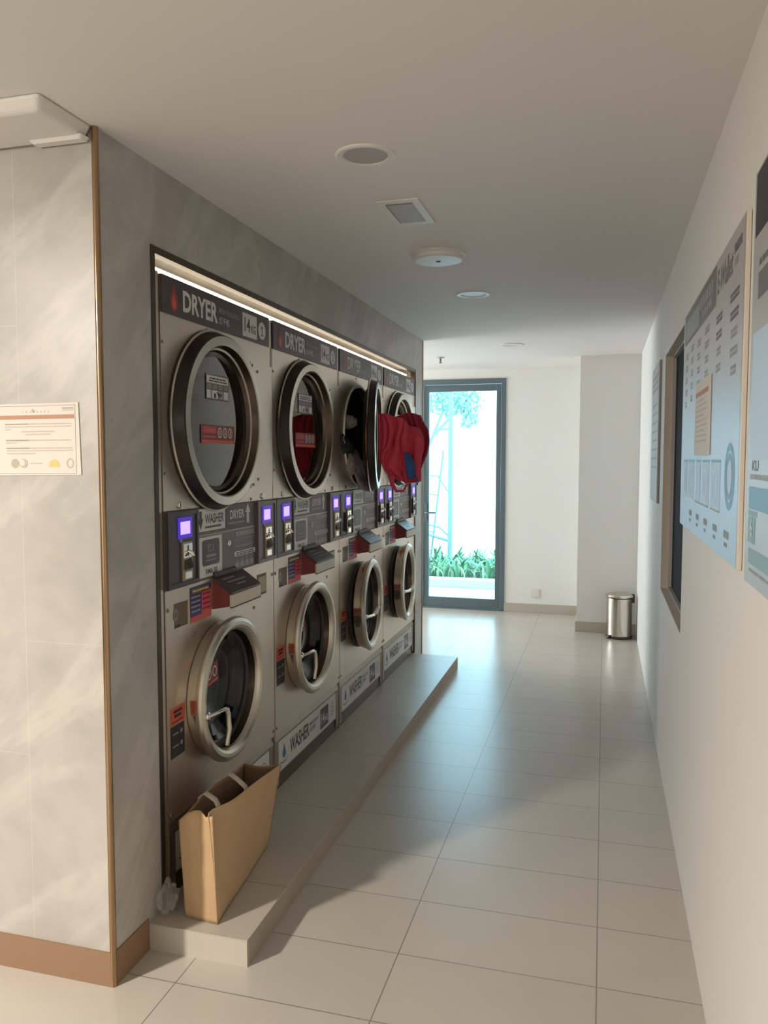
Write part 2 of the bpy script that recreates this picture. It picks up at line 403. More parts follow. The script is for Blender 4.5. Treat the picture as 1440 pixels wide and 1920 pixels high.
# machine wall (left), clad in marble panels with a niche
NY0, NY1, NZ1 = 2.153, 5.62, 2.140
XN = -2.4
w = MB()
w.box(XW, XL, YC, NY0, 0, ZC, 'marble'); w.box(XN, XL, NY1, YE, 0, ZC, 'marble')
w.box(XN, XL, NY0, NY1, NZ1, ZC, 'marble'); w.box(XN-.1, XN, NY0, YE, 0, ZC, 'white_paint')
struct('wall_left', w)
struct('wall_alcove', MB().box(XW, XN-.1, YE-.1, YE, 0, ZC, 'white_paint'))
struct('wall_front', MB().box(XW, XR, YF-.1, YF, 0, ZC, 'white_paint'))
struct('wall_side', MB().box(XW-.1, XW, YF, YC, 0, ZC, 'white_paint'))
# far left wall of the rear lobby with its window
w = MB()
w.box(XA2-.1, XA2, YE, 6.1, 0, ZC, 'white_paint'); w.box(XA2-.1, XA2, 7.7, YB, 0, ZC, 'white_paint')
w.box(XA2-.1, XA2, 6.1, 7.7, 2.3, ZC, 'white_paint'); w.box(XA2-.1, XA2, 6.1, 7.7, 0, .12, 'white_paint')
struct('wall_lobby', w)
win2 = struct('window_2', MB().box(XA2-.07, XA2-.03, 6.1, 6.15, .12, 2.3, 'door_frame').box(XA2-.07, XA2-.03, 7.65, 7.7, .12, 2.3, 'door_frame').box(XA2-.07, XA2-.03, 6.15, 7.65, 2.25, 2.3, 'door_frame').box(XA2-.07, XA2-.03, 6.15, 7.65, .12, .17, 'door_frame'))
obj('pane', MB().box(XA2-.055, XA2-.047, 6.15, 7.65, .17, 2.25, 'pane'), win2)
# back wall with door opening, pillar
DX0, DX1, DZ = -1.79, -.928, 2.285
w = MB()
w.box(XA2-.1, DX0, YB, YB+.12, 0, ZC, 'white_paint'); w.box(DX1, XR, YB, YB+.12, 0, ZC, 'white_paint'); w.box(DX0, DX1, YB, YB+.12, DZ, ZC, 'white_paint')
struct('wall_back', w)
struct('wall_pillar', MB().box(-.208, XR, 7.083, YB, 0, ZC, 'white_paint'))
struct('baseboard_back', MB().box(DX1, -.22, YB-.012, YB, 0, .088, 'beige_tile'), bevel=.002)
struct('baseboard_pillar', MB().box(-.22, XR, 7.071, 7.083, 0, .09, 'beige_tile').box(-.22, -.208, 7.083, YB-.012, 0, .09, 'beige_tile'), bevel=.002)
struct('baseboard_left', MB().box(XW, XL-.002, YC-.006, YC, 0, .1, 'brown').box(XL, XL+.004, YC+.008, 2.0747, 0, .1, 'brown'))
# copper corner trim
pts = MB(); pts.lathe([(.0095, .0), (.0095, ZC)], (XL-.003, YC+.003, 0), 'z', 'copper', 24)
struct('trim_1', pts)
# bronze frame round the machine niche
fx0, fx1, ft = XL-.03, XL+.003, .022
w = MB(); w.box(fx0, fx1, NY0, NY0+ft, .083, NZ1, 'bronze'); w.box(fx0, fx1, NY1-.010, NY1, .083, NZ1, 'bronze'); w.box(fx0, fx1, NY0+ft, NY1-.010, NZ1-ft, NZ1, 'bronze')
struct('trim_2', w)
struct('trim_5', MB().box(XL-.03, XL-.003, NY0+ft+.002, 2.2, .09, 2.07, 'steel'))
struct('trim_3', MB().box(XL, XL+.006, NY1, NY1+.012, .083, NZ1, 'marble').box(XL-.003, XL+.005, YE-.010, YE+.004, 0, ZC, 'copper'))
# plinth under the machines
PX, PY, PYE, PZ = -.990, 2.0747, 5.596, .083
w = MB()
w.box(XL+.001, PX, PY+.01, PYE, 0, PZ-.004, 'plinth_edge')
w.box(XL+.001, PX, PY, PY+.01, 0, PZ-.004, 'plinth_front')
w.box(XL+.0008, PX+.001, PY-.001, PYE, PZ-.004, PZ, 'plinth')
w.box(XN+.01, XL+.001, NY0+.002, NY1-.002, 0, PZ, 'plinth')
pl = struct('trim_4', w)

# ------------------------------------------------------------------ glazed back door
D = MB(); y0, y1 = YB-.012, YB+.06
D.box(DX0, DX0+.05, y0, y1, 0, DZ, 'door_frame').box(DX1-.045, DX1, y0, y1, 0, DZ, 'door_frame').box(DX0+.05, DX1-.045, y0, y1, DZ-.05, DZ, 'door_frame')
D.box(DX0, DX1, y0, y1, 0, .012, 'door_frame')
dr = struct('door_1', D, bevel=.003)
lx0, lx1 = DX0+.054, DX1-.049
D = MB(); ly0, ly1 = YB+.002, YB+.045; gx0, gx1, gz0, gz1 = -1.692, -1.022, .112, 2.166
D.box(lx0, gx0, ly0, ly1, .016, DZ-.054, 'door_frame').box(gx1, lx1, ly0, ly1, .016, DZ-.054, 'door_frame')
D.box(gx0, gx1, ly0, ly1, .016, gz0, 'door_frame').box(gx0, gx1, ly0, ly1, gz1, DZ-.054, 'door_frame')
leaf = obj('door_leaf', D, dr, bevel=.002)
obj('pane', MB().box(gx0, gx1, YB+.02, YB+.026, gz0, gz1, 'pane'), dr)
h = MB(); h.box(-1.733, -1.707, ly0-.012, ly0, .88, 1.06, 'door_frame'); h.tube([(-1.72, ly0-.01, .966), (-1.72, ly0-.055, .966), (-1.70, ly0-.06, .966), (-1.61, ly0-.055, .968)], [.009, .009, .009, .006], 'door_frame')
obj('door_handle', h, dr)

# ------------------------------------------------------------------ outdoors
struct('ground_outside', MB().box(-7, 4, YB+.12, 24, -.14, -.015, 'concrete'))
tag(obj('kerb', MB().box(-5, 2.5, 9.22, 9.40, -.015, .085, 'curb'), bevel=.01), 'pale stone kerb edging the planting bed outside', 'kerb')
tag(obj('planting_bed', MB().box(-5, 2.5, 9.40, 11.6, -.015, .05, 'soil')), 'dark soil bed under the green leaves outside', 'soil', kind='stuff')
def blade_clump(name, xs, ys, n, hs, m, seed):
    rd = random.Random(seed); g = MB()
    for i in range(n):
        x, y = rd.uniform(*xs), rd.uniform(*ys); L = rd.uniform(*hs); a = rd.uniform(0, 2*math.pi); wd = rd.uniform(.012, .026); bend = rd.uniform(.6, 1.7)
        dx, dy = math.cos(a), math.sin(a); vs = []
        for k in range(6):
            t = k/5; out = L*bend*t*t*.6; z = .05+L*t*(1-.45*bend*t*.8); ww = wd*(1-t)**.6*(.6+t)
            vs += [(x+dx*out-dy*ww, y+dy*out+dx*ww, z), (x+dx*out+dy*ww, y+dy*out-dx*ww, z)]
        g.add(vs, [(2*k, 2*k+1, 2*k+3, 2*k+2) for k in range(5)], m, True)
    return obj(name, g)
tag(blade_clump('strap_leaf_plants', (-3.6, -.4), (9.45, 10.6), 520, (.28, .46), 'leaf', 3), 'dense green strap-leaved plants filling the bed beyond the glass door', 'plants', kind='stuff')
tag(blade_clump('pale_leaf_plants', (-3.4, -.5), (9.42, 9.95), 150, (.18, .34), 'leaf2', 5), 'paler arching leaves along the kerb in front of the dark green ones', 'plants', kind='stuff')
po = thing('steel_post', (-2.03, 10.8, .05), 'tall teal-looking post rising from the plants outside', 'post')
obj('shaft', MB().box(-.028, .028, -.028, .028, 0, 2.85, 'bark'), po)
obj('cross_arm', MB().tube([(0, 0, .32), (-.35, 0, .42)], .02, 'bark'), po); obj('cross_arm', MB().tube([(0, 0, 1.86), (-.17, 0, 1.86)], .014, 'bark'), po)
la = thing('trellis', (-2.2, 10.9, -.25), 'slanted trellis frame with thin rungs leaning left of the post outside', 'trellis')
obj('rail', MB().tube([(.05, 0, 1.87), (-.13, 0, .3)], .014, 'rail'), la); obj('rail', MB().tube([(-.30, 0, 2.0), (-.40, 0, .3)], .014, 'rail'), la)
for k in range(5):
    z = .5+.26*k; obj('rung', MB().tube([(-.42+.01*k, 0, z), (-.11+.03*k, 0, z-.03)], .009, 'rail'), la)
obj('brace', MB().tube([(-.3, 0, .86), (0, 0, .80), (.16, 0, .66)], .012, 'rail'), la); obj('brace', MB().tube([(-.02, 0, 1.5), (.12, 0, 1.3), (.17, 0, 1.12)], .010, 'rail'), la)
def leafball(name, c, R, n, m, seed, ls=.07, sq=(1, 1, 1), parent=None):
    rd = random.Random(seed); g = MB()
    for i in range(n):
        d = Vector((rd.gauss(0, 1), rd.gauss(0, 1), rd.gauss(0, 1))).normalized()*R*rd.random()**.4
        p = Vector((c[0]+d.x*sq[0], c[1]+d.y*sq[1], c[2]+d.z*sq[2])); a = Vector((rd.gauss(0, 1), rd.gauss(0, 1), rd.gauss(0, 1))).normalized(); b = a.orthogonal().normalized()
        q = ls*rd.uniform(.6, 1.3); g.add([p-a*q, p+b*q*.35, p+a*q, p-b*q*.35], [(0, 1, 2, 3)], m)
    return obj(name, g, parent)
tr = thing('tree', (-2.75, 14, 0), 'hazy pale green tree crown seen through the top of the glass door', 'tree')
obj('trunk', MB().tube([(-.6, 0, -.015), (-.5, 0, 1.2), (0, 0, 2.4)], [.05, .04, .02], 'bark'), tr)
leafball('crown', (.1, 0, 2.55), .55, 420, 'crown', 4, .08, (1.1, .8, .55), tr)
leafball('low_branch', (.45, 0, 2.28), .25, 110, 'crown', 8, .07, (.7, .8, 1), tr)
obj('branch', MB().tube([(-.3, 0, 1.8), (.6, 0, 2.75), (1.3, -.2, 2.85)], [.03, .02, .01], 'bark'), tr); leafball('branch_leaves', (1.25, -.2, 2.85), .22, 80, 'crown', 9, .05, (1.2, .6, .35), tr)

# ------------------------------------------------------------------ machines
MW = .855; Y0 = [2.200, 3.055, 3.910, 4.765]
G = .003
DCU, DCZ, DR = .350, 1.630, .292
WCU, WCZ, WR = .362, .683, .256
ordinal = ['nearest', 'second', 'third', 'farthest']
cache = {}
def cm(key, fn):
    if key not in cache: cache[key] = fn()
    return cache[key]
def part(name, key, fn, parent, bevel=0.): return obj(name, cm(key, lambda: fn().mesh(name)), parent, bevel)

def flame(F, u, v, s, n):
    F.poly([(u, v-.045*s), (u+.018*s, v-.038*s), (u+.028*s, v-.018*s), (u+.026*s, v+.002*s), (u+.014*s, v+.016*s), (u+.006*s, v+.03*s), (u+.004*s, v+.055*s), (u-.006*s, v+.03*s), (u-.018*s, v+.012*s), (u-.027*s, v-.008*s), (u-.026*s, v-.028*s), (u-.014*s, v-.041*s)], n, 'flame')
    F.poly([(u, v-.040*s), (u+.013*s, v-.030*s), (u+.014*s, v-.014*s), (u+.004*s, v+.0*s), (u-.002*s, v+.014*s), (u-.012*s, v-.008*s), (u-.014*s, v-.026*s)], n+.0004, 'orange')
def header(k):
    m = MB(); z0, z1 = 1.951, 2.066; m.box(-.02, .004, .008, MW-.034, z0, z1, 'sign_dark')
    F = Fr(m, (.004, 0, 0), (0, 1, 0), (0, 0, 1), (1, 0, 0)); n = .0006
    flame(F, .08, 2.004, .9, n)
    F.text('DRYER', .135, .375, 1.973, 2.040, n, 'print_white', .03)
    F.text('MESIN PENGERING', .386, .545, 2.011, 2.030, n, 'print_dim', .01)
    F.text('烘干机', .387, .465, 1.974, 2.000, n, 'print_white', .01)
    F.rect(.574, .702, 1.962, 2.049, n, 'sign_white')
    F.text('14', .590, .640, 1.980, 2.034, n*2, 'print_black', .02); F.text('KG', .647, .690, 1.980, 2.012, n*2, 'print_black', .02)
    F.disc(.750, 2.004, .034, n, 'sign_white'); F.text(str(k+1), .738, .762, 1.986, 2.022, n*2, 'print_black') if k else F.poly([(.748, 1.986), (.754, 1.986), (.754, 2.022), (.749, 2.022), (.739, 2.014), (.739, 2.009), (.748, 2.014)], n*2, 'print_black').rect(.740, .762, 1.984, 1.988, n*2, 'print_black')
    return m
def dryer_cabinet():
    m = MB(); a, b = G, MW-G; z0, z1 = 1.336, 2.060
    m.plate_hole(a, b, z0, 1.951, DCU, DCZ, .262, 0, 'steel', .06)
    m.lathe([(.262, -.02), (.262, .004), (.268, .0075), (.276, .0075), (.280, .0)], (0, DCU, DCZ), 'x', 'bezel', 64)
    m.box(-.9, -.001, a, a+.002, z0, z1, 'steel'); m.box(-.9, -.001, b-.002, b, z0, z1, 'steel')
    m.box(-.9, -.001, a, b, z1-.002, z1, 'steel_dark'); m.box(-.9, -.001, a, b, z0, z0+.002, 'steel_dark'); m.box(-.9, -.898, a, b, z0, z1, 'steel_dark')
    m.box(-.03, -.001, a, b, 1.951, z1-.002, 'steel')
    # corner seam strip and screws
    m.box(-.02, .0015, b-.014, b, 1.86, 1.951, 'steel_dark')
    for (u, z) in ((.012, 1.455), (.012, 1.86), (.838, 1.395), (.30, 1.94), (.64, 1.345)): m.lathe([(.006, .0), (.0055, .002), (.0001, .003)], (0, u, z), 'x', 'steel_dark', 12)
    return m
def dryer_drum():
    m = MB(); m.lathe([(.262, -.06), (.262, -.03)], (0, DCU, DCZ), 'x', 'gasket'); m.lathe([(.262, -.06), (.31, -.07), (.31, -.62), (.0001, -.62)], (0, DCU, DCZ), 'x', 'drum_dark', 64)
    for k in range(3):
        t = k*2.094+.5; c, s = math.cos(t), math.sin(t)
        m.add([(-.1, DCU+.31*c-.05*s, DCZ+.31*s+.05*c), (-.1, DCU+.31*c+.05*s, DCZ+.31*s-.05*c), (-.1, DCU+.24*c, DCZ+.24*s), (-.6, DCU+.31*c-.05*s, DCZ+.31*s+.05*c), (-.6, DCU+.31*c+.05*s, DCZ+.31*s-.05*c), (-.6, DCU+.24*c, DCZ+.24*s)],
              [(0, 2, 5, 3), (2, 1, 4, 5), (0, 1, 2)], 'drum')
    return m
# doors are modelled about their hinge: local origin at the hinge edge
def dryer_ring():
    m = MB(); c = (0, 0, 0); R = DR
    m.lathe([(R+.022, .001), (R+.022, .006), (R+.016, .009), (R+.013, .012), (R+.003, .044), (R-.001, .047), (R-.028, .049), (R-.032, .046), (R-.040, .022), (R-.046, .018), (R-.052, .004), (R-.060, .000), (R-.068, -.004)], c, 'x', 'chrome', 72,
            mats=['chrome_dark', 'chrome', 'band_dark', 'band_dark', 'band_dark', 'bezel', 'bezel', 'chrome_dark', 'bezel', 'chrome_dark', 'chrome_dark', 'chrome_dark'])
    m.lathe([(R-.068, -.004), (R-.040, -.02), (R-.03, -.01), (R+.022, .001)], c, 'x', 'gasket', 72)
    return m
def dryer_stickers():
    m = MB(); F = Fr(m, (.0012, 0, 0), (0, 1, 0), (0, 0, 1), (1, 0, 0))
    F.rect(-.070, .102, .075, .163, 0, 'sign_grey'); F.rect(-.064, .096, .132, .158, .0004, 'print_white')
    F.bars(-.045, .080, .146, .005, .0008, 'print_black', 1); F.bars(-.05, .085, .137, .005, .0008, 'print_black', 2)
    for r in (.122, .114):
        for k in range(4): F.rect(-.060+.042*k, -.032+.042*k, r, r+.005, .0004, 'print_dim')
    F.rect(-.064, -.036, .080, .108, .0004, 'print_white'); F.rect(-.028, .016, .080, .108, .0004, 'print_white'); F.rect(.022, .056, .080, .108, .0004, 'print_dim'); F.rect(.062, .096, .080, .108, .0004, 'print_white')
    F.disc(-.006, .090, .009, .0008, 'print_black'); F.poly([(.0, .104), (.05, .096), (.03, .084)], .0009, 'print_black')
    return m
def dryer_warning():
    m = MB(); F = Fr(m, (.0012, 0, 0), (0, 1, 0), (0, 0, 1), (1, 0, 0))
    F.rect(-.110, .143, -.076, -.012, 0, 'maroon'); F.rect(-.105, .138, -.076, -.064, .0004, 'red')
    F.frame(-.098, .0, -.041, -.018, .003, .0004, 'pink'); F.rect(-.092, -.006, -.037, -.023, .0004, 'red')
    F.bars(-.096, .0, -.056, .006, .0004, 'pink', 3)
    for k in range(3): F.ring(.028+.040*k, -.038, .012, .016, .0004, 'print_white', 24, 1.15); F.rect(.025+.040*k, .031+.040*k, -.046, -.030, .0006, 'print_white')
    return m
def hinge_plate():
    m = MB(); m.box(.0005, .005, .640, MW-.012, 1.388, 1.872, 'steel')
    for (u, z) in ((.655, 1.40), (.655, 1.86), (.70, 1.84), (.70, 1.42)): m.lathe([(.006, .005), (.0055, .008), (.0001, .009)], (0, u, z), 'x', 'steel_dark', 12)
    return m
def lock(u, z):
    m = MB(); m.lathe([(.011, 0), (.011, .004), (.008, .006), (.0001, .006)], (0, u, z), 'x', 'bright', 20); m.box(.006, .007, u-.0015, u+.0015, z-.006, z+.006, 'print_black'); return m

def make_door(parent, ring_key, ring_fn, u, z, R, theta, extras, glass_fn, name='door'):
    """door is a mesh whose origin sits on its hinge (far edge); extras are its sub-parts"""
    # hinge at (0, u+R): shift meshes by -R in local y
    def shift(fn):
        m = fn(); m.v = [(a+.004, b-R-.01, c) for a, b, c in m.v]; return m
    o = obj(name, cm(ring_key, lambda: shift(ring_fn).mesh(name)), parent); o.location = (0, u+R+.01, z); o.rotation_euler = (0, 0, theta)
    obj('glass', cm(ring_key+'g', lambda: shift(glass_fn).mesh('glass')), o)
    for n, k, fn in extras: obj(n, cm(k, lambda fn=fn: shift(fn).mesh(n)), o)
    return o

dlabels = ['brushed steel dryer with header number 1, empty drum behind its round glass door',
           'brushed steel dryer with header number 2 and red clothes behind its closed glass door',
           'brushed steel dryer with its round door ajar and clothes spilling out, third along the wall',
           'brushed steel dryer farthest along the niche, partly hidden by the hanging red garment']
for k in range(4):
    t = thing('tumble_dryer', (XL, Y0[k], 0), dlabels[k], 'dryer', 'dryers stacked on the washing machines')
    part('cabinet', 'dcab', dryer_cabinet, t)
    obj('header_sign', header(k), t)
    part('drum', 'ddrum', dryer_drum, t)
    part('hinge_plate', 'dhinge', hinge_plate, t)
    part('lock', 'dl1', lambda: lock(.098, 1.352), t); part('lock', 'dl2', lambda: lock(.745, 1.352), t)
    th = math.radians(11.5) if k == 2 else 0
    make_door(t, 'dring', dryer_ring, DCU, DCZ, DR, th, [('instruction_sticker', 'dst', dryer_stickers), ('warning_sticker', 'dwn', dryer_warning)],
              lambda: MB().lathe([(DR-.066, -.001), (.0001, -.001)], (0, 0, 0), 'x', 'glass', 72, smooth=False))
# latch block beside the open dryer
    if k == 2: obj('latch', MB().box(0, .012, .015, .055, 1.58, 1.63, 'gasket').box(.012, .02, .022, .048, 1.59, 1.62, 'steel_dark'), t, .002)

# ---- washers
def washer_cabinet():
    m = MB(); a, b = G, MW-G; z0, z1 = .335, 1.083
    m.plate_hole(a, b, z0, z1, WCU, WCZ, .215, 0, 'steel', .05)
    m.box(-.9, -.001, a, a+.002, PZ, 1.33, 'steel'); m.box(-.9, -.001, b-.002, b, PZ, 1.33, 'steel'); m.box(-.9, -.898, a, b, PZ, 1.33, 'steel_dark')
    m.box(-.9, -.001, a, b, z0, z0+.002, 'steel_dark'); m.box(-.9, -.001, a, b, 1.328, 1.33, 'steel_dark')
    for (u, z) in ((.017, 1.022), (.182, .915), (.838, 1.023), (.660, .917), (.017, .36), (.838, .36)): m.lathe([(.007, .0), (.006, .003), (.0001, .004)], (0, u, z), 'x', 'steel_dark', 12)
    return m
def washer_drum():
    m = MB(); m.lathe([(.215, -.05), (.205, -.05), (.205, -.10), (.25, -.11), (.25, -.52), (.0001, -.52)], (0, WCU, WCZ), 'x', 'drum_dark', 56, mats=['gasket', 'gasket', 'drum', 'drum_dark', 'drum_dark']); return m
def washer_ring():
    m = MB(); c = (0, 0, 0); R = WR
    m.lathe([(R-.018, -.002), (R-.014, .010), (R-.006, .034), (R, .044), (R, .050), (R-.006, .058), (R-.018, .064), (R-.030, .063), (R-.040, .057), (R-.046, .048), (R-.049, .040), (R-.055, .015), (R-.062, .006), (R-.070, .004)], c, 'x', 'bezel', 72,
            mats=['chrome', 'chrome', 'chrome', 'bezel', 'bezel', 'bezel', 'bezel', 'bezel', 'bezel', 'bezel', 'chrome_dark', 'gasket', 'chrome_dark'])
    m.lathe([(R-.070, .004), (R-.05, -.02), (R-.018, -.002)], c, 'x', 'gasket', 72)
    return m
def washer_glass():
    return MB().lathe([(WR-.066, .004), (WR-.085, -.012), (WR-.12, -.032), (.07, -.042), (.0001, -.045)], (0, 0, 0), 'x', 'glass_dark', 64)
def handle_down():
    m = MB(); u, z = -.218, -.035
    m.lathe([(.014, .058), (.014, .066), (.009, .070), (.0001, .071)], (0, u, z), 'x', 'bright', 20)
    m.tube([(.066, u, z), (.080, u+.03, z+.004), (.086, u+.070, z+.005), (.088, u+.092, z-.004)], [.007, .007, .008, .009], 'bright')
    m.tube([(.088, u+.082, z+.006), (.090, u+.094, z-.015), (.091, u+.098, z-.07), (.088, u+.088, z-.125)], [.008, .009, .010, .008], 'bezel')
    return m
def handle_out():
    m = MB(); u, z = -.218, -.03
    m.lathe([(.014, .058), (.014, .066), (.009, .070), (.0001, .071)], (0, u, z), 'x', 'bright', 20)
    m.tube([(.066, u, z), (.078, u+.03, z-.001), (.086, u+.07, z-.002), (.088, u+.09, z)], [.008, .009, .009, .010], 'bright')
    m.tube([(.088, u+.08, z-.002), (.092, u+.12, z+.008), (.094, u+.17, z+.022)], [.010, .014, .013], 'abs_white')
    return m
def glass_sticker():
    m = MB(); F = Fr(m, (.0, 0, 0), (0, 1, 0), (0, 0, 1), (1, 0, 0))
    F.poly([(-.15, .02), (-.02, .035), (-.02, .105), (-.15, .09)], 0, 'maroon'); F.poly([(-.15, .02), (-.02, .035), (-.02, .043), (-.15, .028)], .0004, 'red')
    for k in range(3): F.ring(-.125+.04*k, .062+.004*k, .012, .016, .0004, 'print_white', 20, 1.2)
    return m
def coin_box(u0, u1, col, su, mu):
    m = MB(); p = .012; z0, z1 = 1.088, 1.332
    m.box(0, p, u0, u1, z0, z1, col); m.box(p, p+.004, u0, u0+.012, z0, z1, col); m.box(p, p+.004, u1-.012, u1, z0, z1, col); m.box(p, p+.004, u0+.012, u1-.012, z1-.012, z1, col); m.box(p, p+.004, u0+.012, u1-.012, z0, z0+.016, col)
    return m
def display(u):
    m = MB(); m.box(.012, .0145, u-.045, u+.045, 1.243, 1.312, 'screen_frame'); m.box(.0145, .0155, u-.030, u+.030, 1.257, 1.298, 'screen')
    m.lathe([(.006, .012), (.006, .017), (.0001, .018)], (0, u-.030, 1.238), 'x', 'print_dim', 12)
    return m
def coin_mech(u):
    m = MB(); m.box(.012, .017, u-.034, u+.034, 1.106, 1.232, 'brass')
    m.box(.017, .019, u-.028, u+.028, 1.180, 1.226, 'bright'); m.box(.019, .0195, u-.004, u+.004, 1.186, 1.220, 'print_black')
    m.tube([(.018, u+.004, 1.200), (.030, u+.006, 1.196), (.034, u+.008, 1.185)], .006, 'bright')
    m.add([(.018, u-.02, 1.172), (.018, u+.022, 1.178), (.030, u+.018, 1.150), (.026, u-.012, 1.148), (.018, u-.018, 1.140), (.018, u+.024, 1.142)], [(0, 3, 2, 1), (3, 4, 5, 2), (0, 4, 3), (1, 2, 5)], 'print_black')
    m.box(.017, .020, u-.020, u+.022, 1.112, 1.134, 'bright')
    return m
def key_arm(u):
    m = MB(); m.box(.012, .026, u-.058, u-.050, 1.130, 1.222, 'coin_dark'); m.box(.012, .030, u-.066, u-.044, 1.122, 1.140, 'coin_dark'); return m
def control_panel():
    m = MB(); a, b = .200, .672; m.box(-.02, .003, a, b, 1.086, 1.334, 'sign_grey'); m.box(-.02, .0, G, MW-G, 1.084, 1.334, 'steel_dark')
    m.box(.003, .006, a, b, 1.236, 1.243, 'steel_dark'); m.box(.003, .0045, a, b, 1.086, 1.090, 'sign_dark')
    F = Fr(m, (.0034, 0, 0), (0, 1, 0), (0, 0, 1), (1, 0, 0)); n = .0005
    F.rect(.206, .416, 1.250, 1.332, n, 'sign_white'); F.frame(.206, .416, 1.250, 1.332, .002, n*2, 'print_black'); F.rect(.420, .648, 1.246, 1.334, n, 'sign_dark')
    F.poly([(.222, 1.322), (.240, 1.322), (.240, 1.296), (.250, 1.296), (.231, 1.258), (.212, 1.296), (.222, 1.296)], 2*n, 'print_black')
    F.text('WASHER', .262, .402, 1.277, 1.310, 2*n, 'print_black', .02); F.bars(.262, .38, 1.262, .007, 2*n, 'print_black', 4, .003)
    F.text('DRYER', .452, .570, 1.280, 1.312, 2*n, 'print_white', .02); F.bars(.440, .57, 1.262, .006, 2*n, 'print_dim', 5, .003)
    F.poly([(.594, 1.257), (.612, 1.257), (.612, 1.298), (.624, 1.298), (.603, 1.332), (.582, 1.298), (.594, 1.298)], 2*n, 'print_white')
    F.rect(.217, .386, 1.094, 1.232, n, 'sign_white'); F.rrect(.239, .366, 1.132, 1.222, .012, 2*n, 'sign_dark')
    F.text('P1', .280, .322, 1.186, 1.206, 3*n, 'print_dim'); F.bars(.278, .33, 1.180, .003, 3*n, 'print_dim', 6, .002); F.bars(.270, .34, 1.160, .010, 3*n, 'print_dim', 7, .003); F.bars(.262, .345, 1.148, .004, 3*n, 'print_dim', 8, .002)
    F.text('RM6.00', .262, .348, 1.102, 1.122, 2*n, 'print_black', .02)
    F.bars(.497, .66, 1.212, .018, n, 'print_dim', 9, .004); F.rect(.482, .668, 1.200, 1.2025, n, 'print_dim')
    for k in range(5): F.rect(.497+.034*k, .499+.034*k, 1.160, 1.196, n, 'print_dim')
    F.bars(.50, .66, 1.172, .005, n, 'print_dim', 12)
    F.rect(.486, .668, 1.138, 1.156, n, 'sign_white'); F.bars(.50, .655, 1.148, .004, 2*n, 'print_black', 10); F.bars(.50, .655, 1.141, .004, 2*n, 'print_black', 13)
    for k in range(4): F.ring(.507+.042*k, 1.128, .006, .009, n, 'print_dim', 16)
    for k in range(4): F.rect(.490+.043*k, .524+.043*k, 1.096, 1.116, n, 'print_dim')
    return m
def dispenser():
    m = MB(); a, b = .318, .550; za, zb = .972, 1.078; p = .072
    # body: sloping lid from back top to front edge
    v = [(0, a, za), (p-.004, a, .985), (p-.004, b, .985), (0, b, za), (0, a, zb), (p, a, 1.028), (p, b, 1.028), (0, b, zb)]
    m.add(v, [(0, 3, 2, 1)], 'steel'); m.add(v, [(1, 2, 6, 5)], 'steel'); m.add(v, [(0, 1, 5, 4)], 'maroon'); m.add(v, [(2, 3, 7, 6)], 'steel'); m.add(v, [(4, 5, 6, 7)], 'gasket')
    return m
def dispenser_lid():
    m = MB(); a, b = .314, .554; q = .008
    m.hexa([(0, a, 1.080), (.076, a, 1.029), (.076, b, 1.029), (0, b, 1.080), (0, a, 1.080+q), (.076, a, 1.029+q*.7), (.076, b, 1.029+q*.7), (0, b, 1.080+q)], 'sign_dark')
    m.box(0, .012, a, a+.17, 1.086, 1.102, 'gasket')
    for k, (s, e) in enumerate(((.35, .44), (.36, .50), (.40, .47))):
        x = .02+.016*k; z = 1.080-.051*x/.076+q*.95
        m.add([(x, s, z+.0012), (x+.005, s, z-.0022), (x+.005, e, z-.0022), (x, e, z+.0012)], [(0, 1, 2, 3)], 'print_dim')
    return m
def dispenser_front():
    return MB().box(.0685, .0765, .312, .556, .984, 1.026, 'cream_metal').box(.0685, .078, .312, .556, .980, .984, 'gasket')
def wash_labels():
    m = MB(); F = Fr(m, (.0006, 0, 0), (0, 1, 0), (0, 0, 1), (1, 0, 0)); n = .0005
    F.rect(.158, .305, .953, 1.072, 0, 'navy'); F.rect(.235, .305, .972, 1.050, n, 'pink'); F.rect(.158, .305, .953, .972, n, 'red'); F.rect(.170, .290, 1.048, 1.066, n, 'olive')
    F.bars(.175, .285, 1.054, .006, 2*n, 'yellow_print', 15)
    for k in range(4): F.bars(.165, .228, 1.034-.016*k, .006, n, 'print_dim', 20+k, .003); F.bars(.242, .298, 1.036-.017*k, .005, 2*n, 'maroon', 30+k, .003)
    return m
def side_labels():
    m = MB(); F = Fr(m, (.0006, 0, 0), (0, 1, 0), (0, 0, 1), (1, 0, 0)); n = .0005
    F.rect(.021, .112, .645, .702, 0, 'red'); F.bars(.040, .095, .682, .010, n, 'print_black', 43, .003); F.bars(.046, .09, .667, .010, n, 'print_black', 44, .003); F.bars(.030, .10, .652, .005, n, 'maroon', 41, .003)
    F.rect(.021, .108, .538, .642, 0, 'print_black')
    for z in (.612, .572): F.bars(.034, .07, z, .005, n, 'print_dim', 42, .003); F.disc(.088, z+.004, .008, n, 'print_dim', seg=8)
    return m
def latch_window():
    m = MB(); m.box(-.004, .0008, .056, .144, .956, 1.036, 'recess'); m.box(.0008, .0016, .136, .144, .956, 1.036, 'brass')
    F = Fr(m, (.0012, 0, 0), (0, 1, 0), (0, 0, 1), (1, 0, 0)); F.ring(.064, 1.0, .007, .013, .0004, 'steel_dark', 20, 1.5); F.rect(.06, .09, .958, .966, .0004, 'gasket')
    return m
def maker_plate():
    m = MB(); m.box(-.004, .001, .690, .778, .956, 1.040, 'recess'); m.box(.001, .002, .700, .770, .966, 1.030, 'brass'); return m
